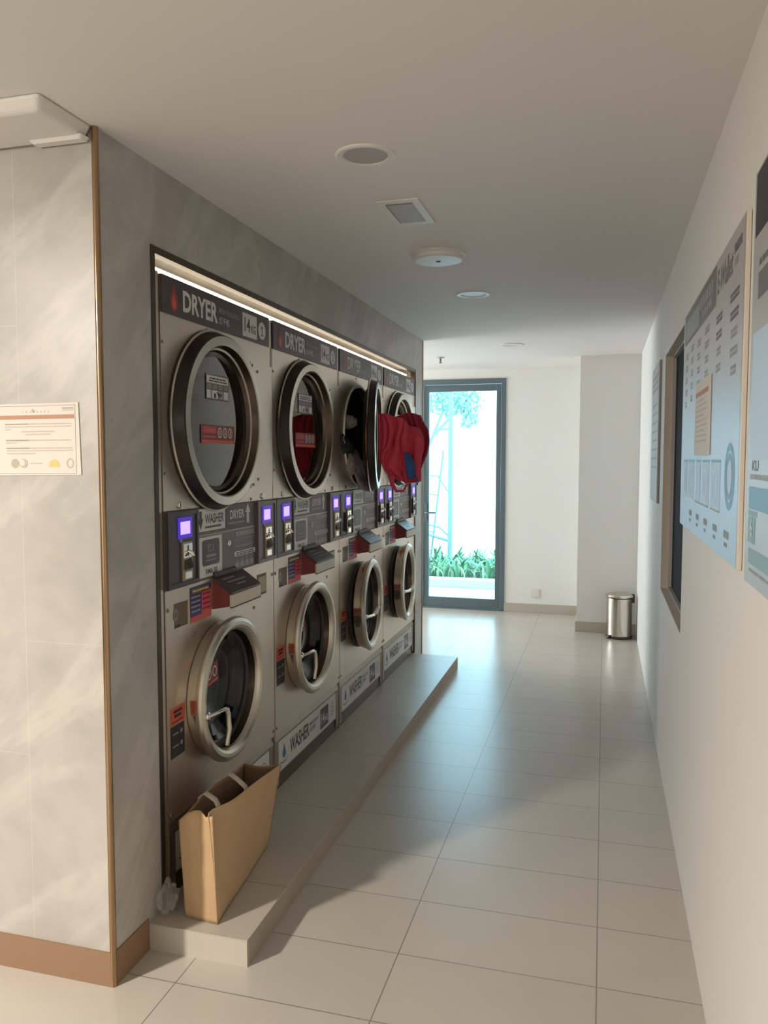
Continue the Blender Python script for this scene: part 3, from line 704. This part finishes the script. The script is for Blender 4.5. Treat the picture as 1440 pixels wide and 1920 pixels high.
def base_sign(k):
    m = MB(); a, b = .012, MW-.012
    m.box(-.10, -.030, a, b, PZ, .330, 'steel_dark')              # toe panel set back
    m.hexa([(-.030, a, .300), (-.002, a, .300), (-.002, b, .300), (-.030, b, .300), (-.030, a, .330), (-.012, a, .330), (-.012, b, .330), (-.030, b, .330)], 'steel_dark')
    m.box(-.030, -.004, a, a+.035, .100, .300, 'steel_dark'); m.box(-.030, -.004, b-.035, b, .100, .300, 'steel_dark')
    m.box(-.030, -.006, a+.035, b-.035, .15, .300, 'steel_dark')
    m.box(-.030, -.010, a+.01, b-.01, PZ, .150, 'chrome_dark')
    F = Fr(m, (-.0055, 0, 0), (0, 1, 0), (0, 0, 1), (1, 0, 0)); n = .0006
    F.rect(a+.036, b-.036, .155, .288, 0, 'sign_white')
    F.poly([(.112, .262), (.122, .240), (.130, .222), (.128, .207), (.112, .199), (.096, .207), (.094, .222), (.102, .240)], n, 'dropblue')
    F.poly([(.070, .190), (.09, .180), (.13, .180), (.16, .195), (.155, .197), (.13, .186), (.09, .186), (.073, .194)], n, 'dropblue')
    F.text('WASHER', .178, .418, .192, .262, n, 'print_black', .02); F.text('MESIN BASUH', .428, .540, .236, .252, n, 'print_black', .01); F.text('洗衣机', .428, .50, .204, .228, n, 'print_black', .01)
    F.rect(.571, .690, .168, .268, n, 'sign_dark'); F.text('14', .583, .630, .190, .246, 2*n, 'print_white', .02); F.text('KG', .638, .680, .190, .222, 2*n, 'print_white', .02)
    F.ring(.747, .222, .028, .031, n, 'print_black', 32, 1.1); F.text(str(k+1), .738, .757, .204, .240, 2*n, 'print_black', .01) if k else F.rect(.745, .750, .204, .240, 2*n, 'print_black')
    return m
wlabels = ['brushed steel washing machine nearest the marble column, behind the brown paper bag',
           'brushed steel washing machine with base sign number 2 and its chrome handle hanging down',
           'brushed steel washing machine under the dryer with the open door, handle sticking out',
           'brushed steel washing machine farthest along the plinth, nearest the glazed door']
for k in range(4):
    t = thing('washing_machine', (XL, Y0[k], 0), wlabels[k], 'washing machine', 'washing machines on the tiled plinth')
    part('cabinet', 'wcab', washer_cabinet, t); part('drum', 'wdrum', washer_drum, t)
    cp = part('control_panel', 'wcp', control_panel, t)
    part('key_lock', 'wkl', lambda: lock(.444, 1.194), t)
    for i, (a, b, col, su) in enumerate(((.003, .198, 'coin_dark', .110), (.674, .852, 'coin_purple', .762))):
        cb = part('coin_box', 'wcb%d' % i, lambda a=a, b=b, col=col, su=su: coin_box(a, b, col, su, su), t)
        part('display', 'wds%d' % i, lambda su=su: display(su), cb); part('coin_slot', 'wcs%d' % i, lambda su=su: coin_mech(su+.008), cb)
        if k > 1: part('lever', 'wka%d' % i, lambda su=su: key_arm(su), cb)
    ds = part('soap_dispenser', 'wdis', dispenser, t); part('lid', 'wlid', dispenser_lid, ds); part('front_plate', 'wdf', dispenser_front, ds)
    part('instruction_sticker', 'wlb', wash_labels, t); part('warning_sticker', 'wsl', side_labels, t)
    part('latch_window', 'wlw', latch_window, t); part('rating_plate', 'wmp', maker_plate, t)
    obj('base_sign', base_sign(k), t)
    th = math.radians(4) if k > 1 else 0
    ex = [('handle', 'wh%d' % (k > 1), handle_out if k > 1 else handle_down)]
    if k < 2: ex.append(('glass_sticker', 'wgs', glass_sticker))
    dd = make_door(t, 'wring', washer_ring, WCU, WCZ, WR, th, ex, washer_glass)
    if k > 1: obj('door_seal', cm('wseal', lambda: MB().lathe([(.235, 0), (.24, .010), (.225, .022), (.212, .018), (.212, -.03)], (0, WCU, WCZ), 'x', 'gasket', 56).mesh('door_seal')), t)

# LED batten over the machines
led = thing('led_batten', (XL-.065, 3.88, 2.072), 'long glowing warm LED strip above the dryer headers', 'led strip')
obj('diffuser', MB().box(-.012, .012, -1.69, 1.70, .002, .030, 'led'), led)
obj('channel', MB().box(-.015, .015, -1.69, 1.70, -.011, .002, 'abs_white'), led)

# ------------------------------------------------------------------ laundry
def lump(name, c, s, m, seed, label, cat='clothes', group=None, amp=.35, fr=2.2, sub=4):
    bm = bmesh.new(); bmesh.ops.create_icosphere(bm, subdivisions=sub, radius=1)
    for v in bm.verts:
        p = v.co.copy(); q = p*fr+Vector((seed*3.1, seed*1.7, seed))
        n = 1-abs(noise.noise(q))*2.0; n2 = 1-abs(noise.noise(q*2.3))*2
        k = 1+amp*(n-.5)+amp*.4*(n2-.5)
        v.co = Vector((p.x*k*s[0], p.y*k*s[1], p.z*k*s[2]))
    for f in bm.faces: f.smooth = True
    me = bpy.data.meshes.new(name); bm.to_mesh(me); bm.free(); me.materials.append(M[m])
    o = bpy.data.objects.new(name, me); COL.objects.link(o); o.location = c
    return tag(o, label, cat, group)
def drape(name, rows, m, seed, amp=.02, thick=.008, nu=26, nv=26):
    """cloth sheet lofted through rows of 3D control points, with folds"""
    def ev(pts, t):
        x = t*(len(pts)-1); i = min(int(x), len(pts)-2); f = x-i; f = f*f*(3-2*f)*.5+f*.5
        return pts[i].lerp(pts[i+1], f)
    R = [[Vector(p) for p in r] for r in rows]; vs = []
    for j in range(nv+1):
        for i in range(nu+1):
            cols = [ev(r, i/nu) for r in R]; p = ev(cols, j/nv)
            q = Vector((p.x*13+seed, p.y*13, p.z*6)); d = Vector((noise.noise(q), noise.noise(q+Vector((9, 3, 1))), .5*noise.noise(q+Vector((2, 8, 5)))))
            w = math.sin(i*.85+seed+2*noise.noise(Vector((p.z*5, seed, 0))))*.35
            e = min(1, .15+i/nu*3)
            vs.append(p+d*amp*e+Vector((.2, -1, 0))*w*amp*e)
    g = MB(); g.add(vs, [(j*(nu+1)+i, j*(nu+1)+i+1, (j+1)*(nu+1)+i+1, (j+1)*(nu+1)+i) for j in range(nv) for i in range(nu)], m, True)
    o = obj(name, g); s = o.modifiers.new('solid', 'SOLIDIFY'); s.thickness = thick; s.offset = 0
    return o
# red garment hanging over the open dryer door
rg = drape('red_garment', [[(-1.150, 4.06, 1.735), (-1.09, 4.03, 1.728), (-1.01, 4.05, 1.695), (-.935, 4.12, 1.655)],
                           [(-1.150, 4.06, 1.66), (-1.08, 4.01, 1.65), (-1.00, 4.02, 1.63), (-.918, 4.08, 1.610)],
                           [(-1.150, 4.06, 1.58), (-1.08, 4.01, 1.57), (-1.00, 4.02, 1.555), (-.915, 4.08, 1.545)],
                           [(-1.150, 4.06, 1.50), (-1.12, 4.03, 1.475), (-1.02, 4.03, 1.45), (-.93, 4.08, 1.46)],
                           [(-1.075, 4.07, 1.44), (-1.05, 4.05, 1.41), (-1.0, 4.05, 1.385), (-.935, 4.08, 1.39)]], 'redcloth', 2, .045, .012, 40, 40)
tag(rg, 'red garment hanging crumpled over the open dryer door', 'garment')
def sub(o, parent): o.parent = parent; return o
b = sub(drape('back_panel', [[(-1.08, 4.14, 1.725), (-1.0, 4.16, 1.750), (-.945, 4.17, 1.735)], [(-1.06, 4.16, 1.66), (-.98, 4.17, 1.66), (-.912, 4.17, 1.66)], [(-1.04, 4.14, 1.55), (-.98, 4.15, 1.52), (-.91, 4.15, 1.52)], [(-1.0, 4.12, 1.45), (-.97, 4.13, 1.42), (-.935, 4.13, 1.42)]], 'darkred', 5, .03, .01), rg)
b = sub(drape('blue_lining', [[(-.992, 4.005, 1.535), (-.975, 4.00, 1.535)], [(-.985, 3.995, 1.46), (-.935, 4.0, 1.47)], [(-.975, 4.02, 1.40), (-.945, 4.03, 1.40)]], 'bluecloth', 7, .006, .008, 10, 12), rg)
b['label'] = 'blue lining showing through the red cloth'
sub(obj('strap', MB().tube([(-1.065, 4.01, 1.41), (-1.055, 4.0, 1.365), (-1.035, 4.0, 1.335), (-1.0, 4.01, 1.335), (-.985, 4.02, 1.365), (-.985, 4.02, 1.39)], [.016, .011, .008, .007, .006, .005], 'redcloth')), rg)
c_ = sub(obj('drawstring', MB().tube([(-.945, 4.03, 1.42), (-.925, 4.03, 1.385), (-.93, 4.03, 1.365), (-.94, 4.03, 1.39)], .004, 'navy')), rg)
# loads inside the dryers
def at(k, p, u, z): return (XL+p, Y0[k]+u, z)
lump('red_clothes', at(1, -.15, .30, 1.47), (.085, .17, .15), 'darkred', 1, 'dark red clothes heaped behind the glass of the number 2 dryer')
lump('navy_clothes', at(1, -.20, .44, 1.56), (.10, .11, .16), 'blackcloth', 2, 'black clothes beside the red ones in the number 2 dryer')
lump('white_cloth', at(1, -.10, .33, 1.42), (.04, .09, .05), 'whitecloth', 8, 'pale cloth peeping out below the red clothes in the number 2 dryer')
gc = drape('grey_trousers', [[at(2, -.12, .24, 1.54), at(2, -.14, .40, 1.60), at(2, -.12, .54, 1.58)], [at(2, .0, .22, 1.46), at(2, .015, .38, 1.46), at(2, .0, .54, 1.46)],
                             [at(2, .03, .23, 1.38), at(2, .06, .38, 1.36), at(2, .02, .52, 1.37)], [at(2, .03, .27, 1.335), at(2, .055, .38, 1.318), at(2, .025, .48, 1.335)]], 'greycloth', 3, .03, .014, 30, 30)
tag(gc, 'grey-brown cloth hanging out over the lower rim of the open dryer', 'clothes')
lump('pale_shirt', at(2, .0, .17, 1.47), (.03, .05, .06), 'greycloth', 4, 'pale grey cloth bunched at the left of the open dryer mouth')
lump('pale_towel', at(2, -.06, .33, 1.705), (.05, .05, .035), 'whitecloth', 6, 'small pale cloth stuck high inside the dark open dryer drum')
lump('black_trousers', at(2, -.03, .13, 1.56), (.05, .12, .05), 'blackcloth', 5, 'black cloth lying across the rim of the open dryer')
lump('dark_clothes', at(2, -.14, .34, 1.50), (.10, .17, .12), 'blackcloth', 9, 'dark clothes heaped inside the open dryer drum')

# ------------------------------------------------------------------ brown bag
bag = thing('paper_bag', (-1.17, 2.36, PZ), 'tall brown paper shopping bag standing open on the end of the tiled plinth', 'bag')
BX, BY, BZ = bag.location
def bp3(x, y, z): return (x-BX, y-BY, z-BZ)
def grid_sheet(c00, c10, c01, c11, top, bulge, seed, nu=20, nv=22, amp=.004, crease=None):
    """bilinear sheet; c00,c10 bottom; c01,c11 top; top(t) adds to the rim"""
    c00, c10, c01, c11 = map(Vector, (c00, c10, c01, c11)); nrm = (c10-c00).cross(c01-c00).normalized(); vs = []
    for j in range(nv+1):
        for i in range(nu+1):
            s, t = i/nu, j/nv; p = c00.lerp(c10, s).lerp(c01.lerp(c11, s), t)
            p = p+Vector((0, 0, top(s)))*t+nrm*(bulge(s, t)+amp*noise.noise(Vector((s*3+seed, t*4, seed)))*(1 if 0 < i < nu else 0))
            vs.append(p-Vector((BX, BY, BZ)))
    return vs, [(j*(nu+1)+i, j*(nu+1)+i+1, (j+1)*(nu+1)+i+1, (j+1)*(nu+1)+i) for j in range(nv) for i in range(nu)]
P = {'nl0': (-1.226, 2.135, PZ+.001), 'nr0': (-1.110, 2.122, PZ+.001), 'fr0': (-1.165, 2.630, PZ+.001), 'fl0': (-1.27, 2.620, PZ+.001),
     'nl1': (-1.242, 2.132, .390), 'nr1': (-1.119, 2.118, .424), 'fr1': (-1.100, 2.602, .407), 'fl1': (-1.228, 2.566, .410)}
def bag_side(name, a0, b0, a1, b1, top, bulge, seed, amp=.004):
    g = MB(); vs, fs = grid_sheet(P[a0], P[b0], P[a1], P[b1], top, bulge, seed, amp=amp); g.add(vs, fs, 'paper', True); g.mats.append('paper_in')
    o = obj(name, g, bag); s = o.modifiers.new('solid', 'SOLIDIFY'); s.thickness = .0025; s.offset = -1; s.material_offset = 1
    return o
bag_side('end_panel', 'nl0', 'nr0', 'nl1', 'nr1', lambda s: .022*math.sin(math.pi*min(1, s*1.25))*(1 if s < .8 else 1), lambda s, t: -.012*max(0, 1-abs(s-.55)*4)*t, 1)
bag_side('side_panel', 'nr0', 'fr0', 'nr1', 'fr1', lambda s: .012*math.sin(math.pi*s), lambda s, t: -.028*math.exp(-((s-.08)/.09)**2)*t*t+.012*math.sin(math.pi*s)*t, 2)
bag_side('end_panel', 'fr0', 'fl0', 'fr1', 'fl1', lambda s: 0, lambda s, t: -.02*math.sin(math.pi*s)*t, 3)
bag_side('side_panel', 'fl0', 'nl0', 'fl1', 'nl1', lambda s: .020*math.sin(math.pi*s)+.02*math.exp(-((s-.62)/.2)**2), lambda s, t: -.02*math.sin(math.pi*s)*t, 4, .006)
g = MB(); g.add([Vector(P[k])-Vector((BX, BY, BZ))+Vector((0, 0, .001)) for k in ('nl0', 'nr0', 'fr0', 'fl0')], [(0, 1, 2, 3)], 'paper_in'); obj('bottom', g, bag)
def strap(pts, w):
    g = MB(); vs = []
    for p in pts: vs += [bp3(p[0], p[1]-w/2, p[2]), bp3(p[0], p[1]+w/2, p[2])]
    n = len(pts); g.add(vs, [(2*i, 2*i+1, 2*i+3, 2*i+2) for i in range(n-1)], 'strap', True)
    o = obj('handle', g, bag); s = o.modifiers.new('solid', 'SOLIDIFY'); s.thickness = .003
    return o
strap([(-1.229, 2.245, .36), (-1.228, 2.245, .42), (-1.205, 2.235, .438), (-1.16, 2.215, .428), (-1.140, 2.20, .412), (-1.136, 2.195, .37)], .024)
strap([(-1.222, 2.40, .36), (-1.222, 2.40, .42), (-1.20, 2.395, .440), (-1.16, 2.375, .430), (-1.125, 2.36, .415), (-1.122, 2.355, .37)], .024)

# crumpled clear wrap in the plinth corner
def crumple(name, pts, r, m, label, seed):
    bm = bmesh.new(); bmesh.ops.create_icosphere(bm, subdivisions=4, radius=1)
    for v in bm.verts:
        p = v.co.copy(); q = p*2.7+Vector((seed, 0, 0)); k = 1+.45*noise.noise(q)+.35*abs(noise.noise(q*2.6))
        v.co = Vector((p.x*r[0]*k, p.y*r[1]*k, max(-1, p.z)*r[2]*k))
    z = min(v.co.z for v in bm.verts)
    for v in bm.verts: v.co.z -= z
    me = bpy.data.meshes.new(name); bm.to_mesh(me); bm.free(); me.materials.append(M[m]); o = bpy.data.objects.new(name, me); COL.objects.link(o); o.location = pts
    return tag(o, label, 'plastic bag')
crumple('plastic_bag', (-1.285, 2.135, PZ), (.022, .040, .040), 'clear', 'crumpled clear plastic bag in the plinth corner beside the paper bag', 3)

# ------------------------------------------------------------------ pedal bin
BCX, BCY = .146, 6.935
pb = thing('pedal_bin', (BCX, BCY, 0), 'small shiny steel pedal bin on the floor in the far right corner', 'bin')
obj('body', MB().lathe([(.104, .025), (.104, .335), (.102, .345)], (0, 0, 0), 'z', 'bin_steel', 48), pb)
obj('base_ring', MB().lathe([(.0001, 0.001), (.108, .001), (.110, .006), (.108, .022), (.104, .025)], (0, 0, 0), 'z', 'black_plastic', 48), pb)
obj('lid', MB().lathe([(.104, .346), (.114, .348), (.116, .356), (.108, .368), (.06, .380), (.0001, .384)], (0, 0, 0), 'z', 'bin_steel', 48), pb)
obj('hinge', MB().box(.095, .122, -.02, .02, .30, .372, 'black_plastic'), pb, .004)
obj('pedal', MB().box(-.125, -.085, -.105, -.065, .018, .026, 'bin_steel').box(-.095, -.075, -.09, -.05, .004, .03, 'black_plastic'), pb, .003)
obj('bag_holder', MB().lathe([(.106, .338), (.107, .346), (.104, .347)], (0, 0, 0), 'z', 'black_plastic', 48), pb)

# wall socket
ws = thing('wall_socket', (-.625, YB, .195), 'small white socket plate low on the wall between glazed door and pillar', 'socket')
obj('plate', MB().box(-.043, .043, -.008, 0, -.043, .043, 'abs_white'), ws, .002); obj('switch', MB().box(.012, .03, -.011, -.008, -.012, .02, 'abs_white'), ws)

# ------------------------------------------------------------------ ceiling fittings
def downlight(loc, R, r, label, inner):
    t = thing('downlight', loc, label, 'downlight', 'round ceiling fittings along the corridor')
    obj('rim', MB().lathe([(R, 0), (R, -.003), (R-.006, -.006), (r+.004, -.004), (r, 0.0)], (0, 0, 0), 'z', 'abs_white', 48), t)
    obj('diffuser', MB().lathe([(r, -.001), (.0001, -.001)], (0, 0, 0), 'z', inner, 48, smooth=False), t)
downlight((-.685, 2.28, ZC), .088, .064, 'round unlit recessed downlight with grey lens, nearest in the ceiling', 'abs_grey')
downlight((-.690, 4.30, ZC), .092, .062, 'round white-rimmed recessed downlight beyond the domed ceiling disc', 'abs_white')
downlight((-.700, 6.25, ZC), .092, .062, 'faint round recessed downlight nearest the glazed back door', 'abs_white')
t = thing('square_downlight', (-.695, 2.825, ZC), 'rectangular recessed ceiling fitting with grey lens between the round ones', 'downlight')
obj('rim', MB().box(-.075, .075, -.145, .145, -.006, 0, 'abs_white'), t, .003)
m = MB(); m.box(-.046, .046, -.108, .108, -.0075, -.006, 'abs_grey'); m.box(-.049, -.046, -.108, .108, -.008, -.006, 'abs_dark'); m.box(-.046, .046, -.111, -.108, -.008, -.006, 'abs_dark'); obj('diffuser', m, t)
t = thing('ceiling_disc', (-.705, 3.44, ZC), 'round white surface-mounted disc with a small hole at its centre, on the ceiling', 'ceiling fitting')
obj('base', MB().lathe([(.118, 0), (.118, -.006), (.108, -.010)], (0, 0, 0), 'z', 'abs_white', 48), t)
obj('cover', MB().lathe([(.108, -.009), (.106, -.024), (.098, -.028), (.0001, -.030)], (0, 0, 0), 'z', 'abs_white', 48), t)
obj('sensor_hole', MB().lathe([(.010, -.0295), (.008, -.033), (.0001, -.033)], (0, 0, 0), 'z', 'abs_dark', 16), t)
t = thing('sprinkler', (-1.383, 6.86, ZC), 'small sprinkler head poking from the ceiling in front of the glazed door', 'sprinkler')
obj('flange', MB().lathe([(.035, 0), (.034, -.006), (.012, -.010)], (0, 0, 0), 'z', 'abs_grey', 24), t)
obj('nozzle', MB().lathe([(.010, -.008), (.009, -.045), (.016, -.048), (.016, -.052), (.0001, -.052)], (0, 0, 0), 'z', 'steel_dark', 16), t)
# white shallow box at the column top
t = thing('ceiling_light_box', (-1.60, 1.79, ZC), 'white shallow plastic box on the ceiling against the marble column', 'ceiling fitting')
def tray(x0, x1, y0, y1, z0, z1, ins, m):
    g = MB(); g.hexa([(x0+ins, y0+ins, z0), (x1-ins, y0+ins, z0), (x1-ins, y1-.002, z0), (x0+ins, y1-.002, z0), (x0, y0, z1), (x1, y0, z1), (x1, y1, z1), (x0, y1, z1)], m); return g
obj('cover', tray(-.36, .278, -.107, .103, -.034, 0, .022, 'abs_white'), t, .012, 4)
obj('end_cap', tray(.10, .272, .06, .1035, -.042, -.030, .012, 'abs_white'), t, .006, 3)

# ------------------------------------------------------------------ posters and notices
def wallframe(mb): return Fr(mb, (XR, 0, 0), (0, 1, 0), (0, 0, 1), (-1, 0, 0))
# large poster (u = world y; reads from large y to small y)
t = thing('poster', (0, 0, 0), 'large pale blue payment poster board over the near end of the window', 'poster', 'instruction posters on the white wall')
g = MB(); g.box(XR-.011, XR-.001, 1.836, 3.168, 1.262, 2.020, 'board_edge'); obj('board', g, t, .002)
g = MB(); F = wallframe(g); n = .0118
F.rect(1.850, 3.166, 1.264, 2.018, n-.0004, 'poster')
F.rect(2.295, 3.12, 1.905, 2.012, n, 'poster_block')
F.rect(2.68, 3.08, 1.915, 1.985, n+.0004, 'poster_ink2'); F.bars(2.66, 2.36, 1.955, .035, n+.0004, 'poster_ink2', 50, .02); F.bars(2.60, 2.36, 1.925, .02, n+.0004, 'poster_ink2', 51, .02)
F.text('E-Wallet', 2.270, 2.010, 1.925, 1.988, n, 'poster_ink', .02)
F.bars(1.995, 1.885, 1.965, .022, n, 'poster_ink', 52, .006); F.bars(1.985, 1.93, 1.935, .018, n, 'poster_ink2', 53, .006)
for k, (uc, w_) in enumerate(((1.97, .13), (2.22, .11), (2.47, .10), (2.67, .09), (2.86, .09), (3.04, .09))):
    for j in range(5 if k != 1 and k != 2 else 4):
        z = 1.872-.042*j-(.01 if k % 2 else 0); ww = w_*(1, .9, .7, .8, .6)[j]
        for q in range(2): F.bars(uc+ww/2, uc-ww/2, z-.012*q, .009, n, 'poster_ink' if j < 2 and k < 2 else 'poster_ink2', 60+k*7+j+q, .004)
# printed machines
for (a, b) in ((2.12, 2.30), (2.34, 2.50), (2.54, 2.66), (2.72, 2.90), (2.94, 3.06)):
    F.rect(a, b, 1.372, 1.50, n, 'poster_blue2'); F.ring((a+b)/2, 1.43, .035, .045, n+.0004, 'poster', 28); F.rect(a, b, 1.492, 1.498, n+.0004, 'poster_blue')
F.ring(1.975, 1.46, .060, .078, n, 'poster_blue', 40); F.ring(1.975, 1.46, .040, .054, n, 'poster_blue', 40); F.disc(1.975, 1.46, .036, n, 'poster_blue2')
F.bars(2.30, 2.12, 1.366, .005, n, 'poster_ink2', 70); F.bars(2.68, 2.34, 1.366, .005, n, 'poster_ink2', 71)
for k in range(5): F.bars(2.04+.2*k, 1.96+.2*k, 1.315, .018, n, 'poster_ink2', 80+k, .01); F.bars(2.03+.2*k, 1.98+.2*k, 1.295, .01, n, 'poster_ink2', 90+k, .01)
obj('print', g, t)
# A4 notice on the poster
t = thing('notice', (0, 0, 0), 'small cream paper notice fixed over the large blue poster', 'notice')
g = MB(); g.box(XR-.0165, XR-.0125, 2.335, 2.690, 1.512, 1.732, 'notice'); obj('sheet', g, t)
g = MB(); F = wallframe(g); n = .0169
F.rect(2.36, 2.67, 1.688, 1.702, n, 'notice_brown')
for j in range(9): F.bars(2.655, 2.38 if j % 3 else 2.45, 1.672-.015*j, .004, n, 'notice_ink2', 100+j, .006)
obj('print', g, t)
# near poster, cut by the frame
t = thing('poster', (0, 0, 0), 'price poster with a black heading and blue panels at the right edge', 'poster', 'instruction posters on the white wall')
g = MB(); g.box(XR-.014, XR-.001, 1.05, 1.722, 1.258, 2.052, 'board_edge'); obj('board', g, t, .002)
g = MB(); F = wallframe(g); n = .0146
F.rect(1.052, 1.720, 1.260, 2.050, n, 'poster_far'); n += .0004
F.rect(1.06, 1.705, 1.925, 2.045, n, 'print_black'); F.text('6', 1.664, 1.640, 1.352, 1.388, n+.0008, 'print_white', .02)
F.rect(1.06, 1.660, 1.800, 1.850, n, 'poster_ink'); F.bars(1.655, 1.50, 1.862, .012, n, 'poster_ink', 112)
F.rect(1.06, 1.695, 1.50, 1.74, n, 'poster_blue2'); F.text('KU', 1.665, 1.60, 1.478, 1.498, n, 'poster_ink', .02); F.bars(1.685, 1.40, 1.462, .010, n, 'poster_ink2', 110)
F.rect(1.06, 1.690, 1.405, 1.448, n, 'poster_blue'); F.rect(1.60, 1.690, 1.392, 1.402, n, 'poster_teal'); F.rect(1.615, 1.690, 1.340, 1.390, n, 'poster_teal'); F.rect(1.06, 1.680, 1.300, 1.330, n, 'poster_teal')
F.bars(1.67, 1.40, 1.285, .006, n, 'poster_ink2', 111)
obj('print', g, t)
# far poster
t = thing('poster', (0, 0, 0), 'pale grey text poster on the far side of the dark window', 'poster', 'instruction posters on the white wall')
g = MB(); g.box(XR-.012, XR-.001, 4.53, 5.17, 1.262, 2.03, 'abs_grey'); obj('board', g, t, .002)
g = MB(); F = wallframe(g); n = .0128
F.rect(4.55, 5.15, 1.27, 2.02, n, 'poster_far')
for j in range(3): F.rect(4.58, 5.12, 1.955-.035*j, 1.972-.035*j, n+.0004, 'poster_ink2')
for j in range(8): F.bars(5.08, 4.62, 1.80-.05*j, .012, n+.0004, 'poster_ink2', 120+j, .02)
obj('print', g, t)
# notice on the marble column
t = thing('notice', (0, 0, 0), 'white laminated notice with a brown band on the marble column', 'notice')
g = MB(); yy = YC; g.hexa([(-1.70, yy-.003, 1.452), (-1.3835, yy-.003, 1.456), (-1.3835, yy, 1.456), (-1.70, yy, 1.452), (-1.70, yy-.003, 1.652), (-1.3885, yy-.003, 1.6545), (-1.3885, yy, 1.6545), (-1.70, yy, 1.652)], 'notice'); obj('sheet', g, t)
g = MB(); F = Fr(g, (0, yy-.003, 0), (1, 0, .006), (0, 0, 1), (0, -1, 0)); n = .0005; F.o.z += .0085
F.frame(-1.655, -1.398, 1.459, 1.648, .0012, n, 'notice_ink')
F.rect(-1.650, -1.402, 1.611, 1.622, n, 'notice_brown')
for k, w_ in enumerate((.004, .006, .004, .009, .005, .005, .006, .005)): F.rect(-1.570+.012*k, -1.570+.012*k+w_*.6, 1.629, 1.629+w_*.8, n, 'notice_ink2')
F.text('A', -1.541, -1.531, 1.629, 1.640, n, 'notice_ink2')
F.bars(-1.440, -1.403, 1.638, .003, n, 'notice_ink', 130, .001); F.bars(-1.440, -1.403, 1.633, .002, n, 'notice_ink2', 131, .001)
for z, a, b, mm in ((1.596, -1.628, -1.412, 0), (1.5885, -1.628, -1.412, 1), (1.581, -1.628, -1.61, 1), (1.575, -1.575, -1.466, 1), (1.5675, -1.56, -1.478, 1), (1.551, -1.626, -1.412, 0), (1.544, -1.626, -1.59, 1), (1.529, -1.625, -1.41, 0), (1.522, -1.625, -1.408, 1), (1.514, -1.625, -1.53, 1)):
    F.bars(a, b, z, .0028, n, 'notice_ink2', int(z*1000), .002)
    if not mm: F.rect(a, a+.075, z, z+.003, n*2, 'notice_ink')
F.disc(-1.598, 1.488, .013, n, 'coin_print'); F.disc(-1.570, 1.488, .013, n*2, 'notice_ink2'); F.disc(-1.573, 1.490, .009, n*3, 'notice')
F.bars(-1.548, -1.508, 1.487, .0025, n, 'notice_ink2', 140, .001)
F.poly([(-1.488, 1.478), (-1.450, 1.478), (-1.456, 1.494), (-1.469, 1.500), (-1.482, 1.494)], n, 'yellow_print'); F.ring(-1.418, 1.488, .008, .012, n, 'notice_ink2', 20, 1.2)
obj('print', g, t)

# put each flat thing's origin on its own place
for o in [x for x in S.objects if x.parent is None and x.type == 'EMPTY' and x.location.length < 1e-6]:
    ch = [c for c in S.objects if c.parent == o]; vs = [v.co for c in ch for v in c.data.vertices]
    mid = Vector([(min(v[i] for v in vs)+max(v[i] for v in vs))/2 for i in range(3)]); mid.z = min(v[2] for v in vs)
    o.location = mid
    for c in ch: c.location = -mid
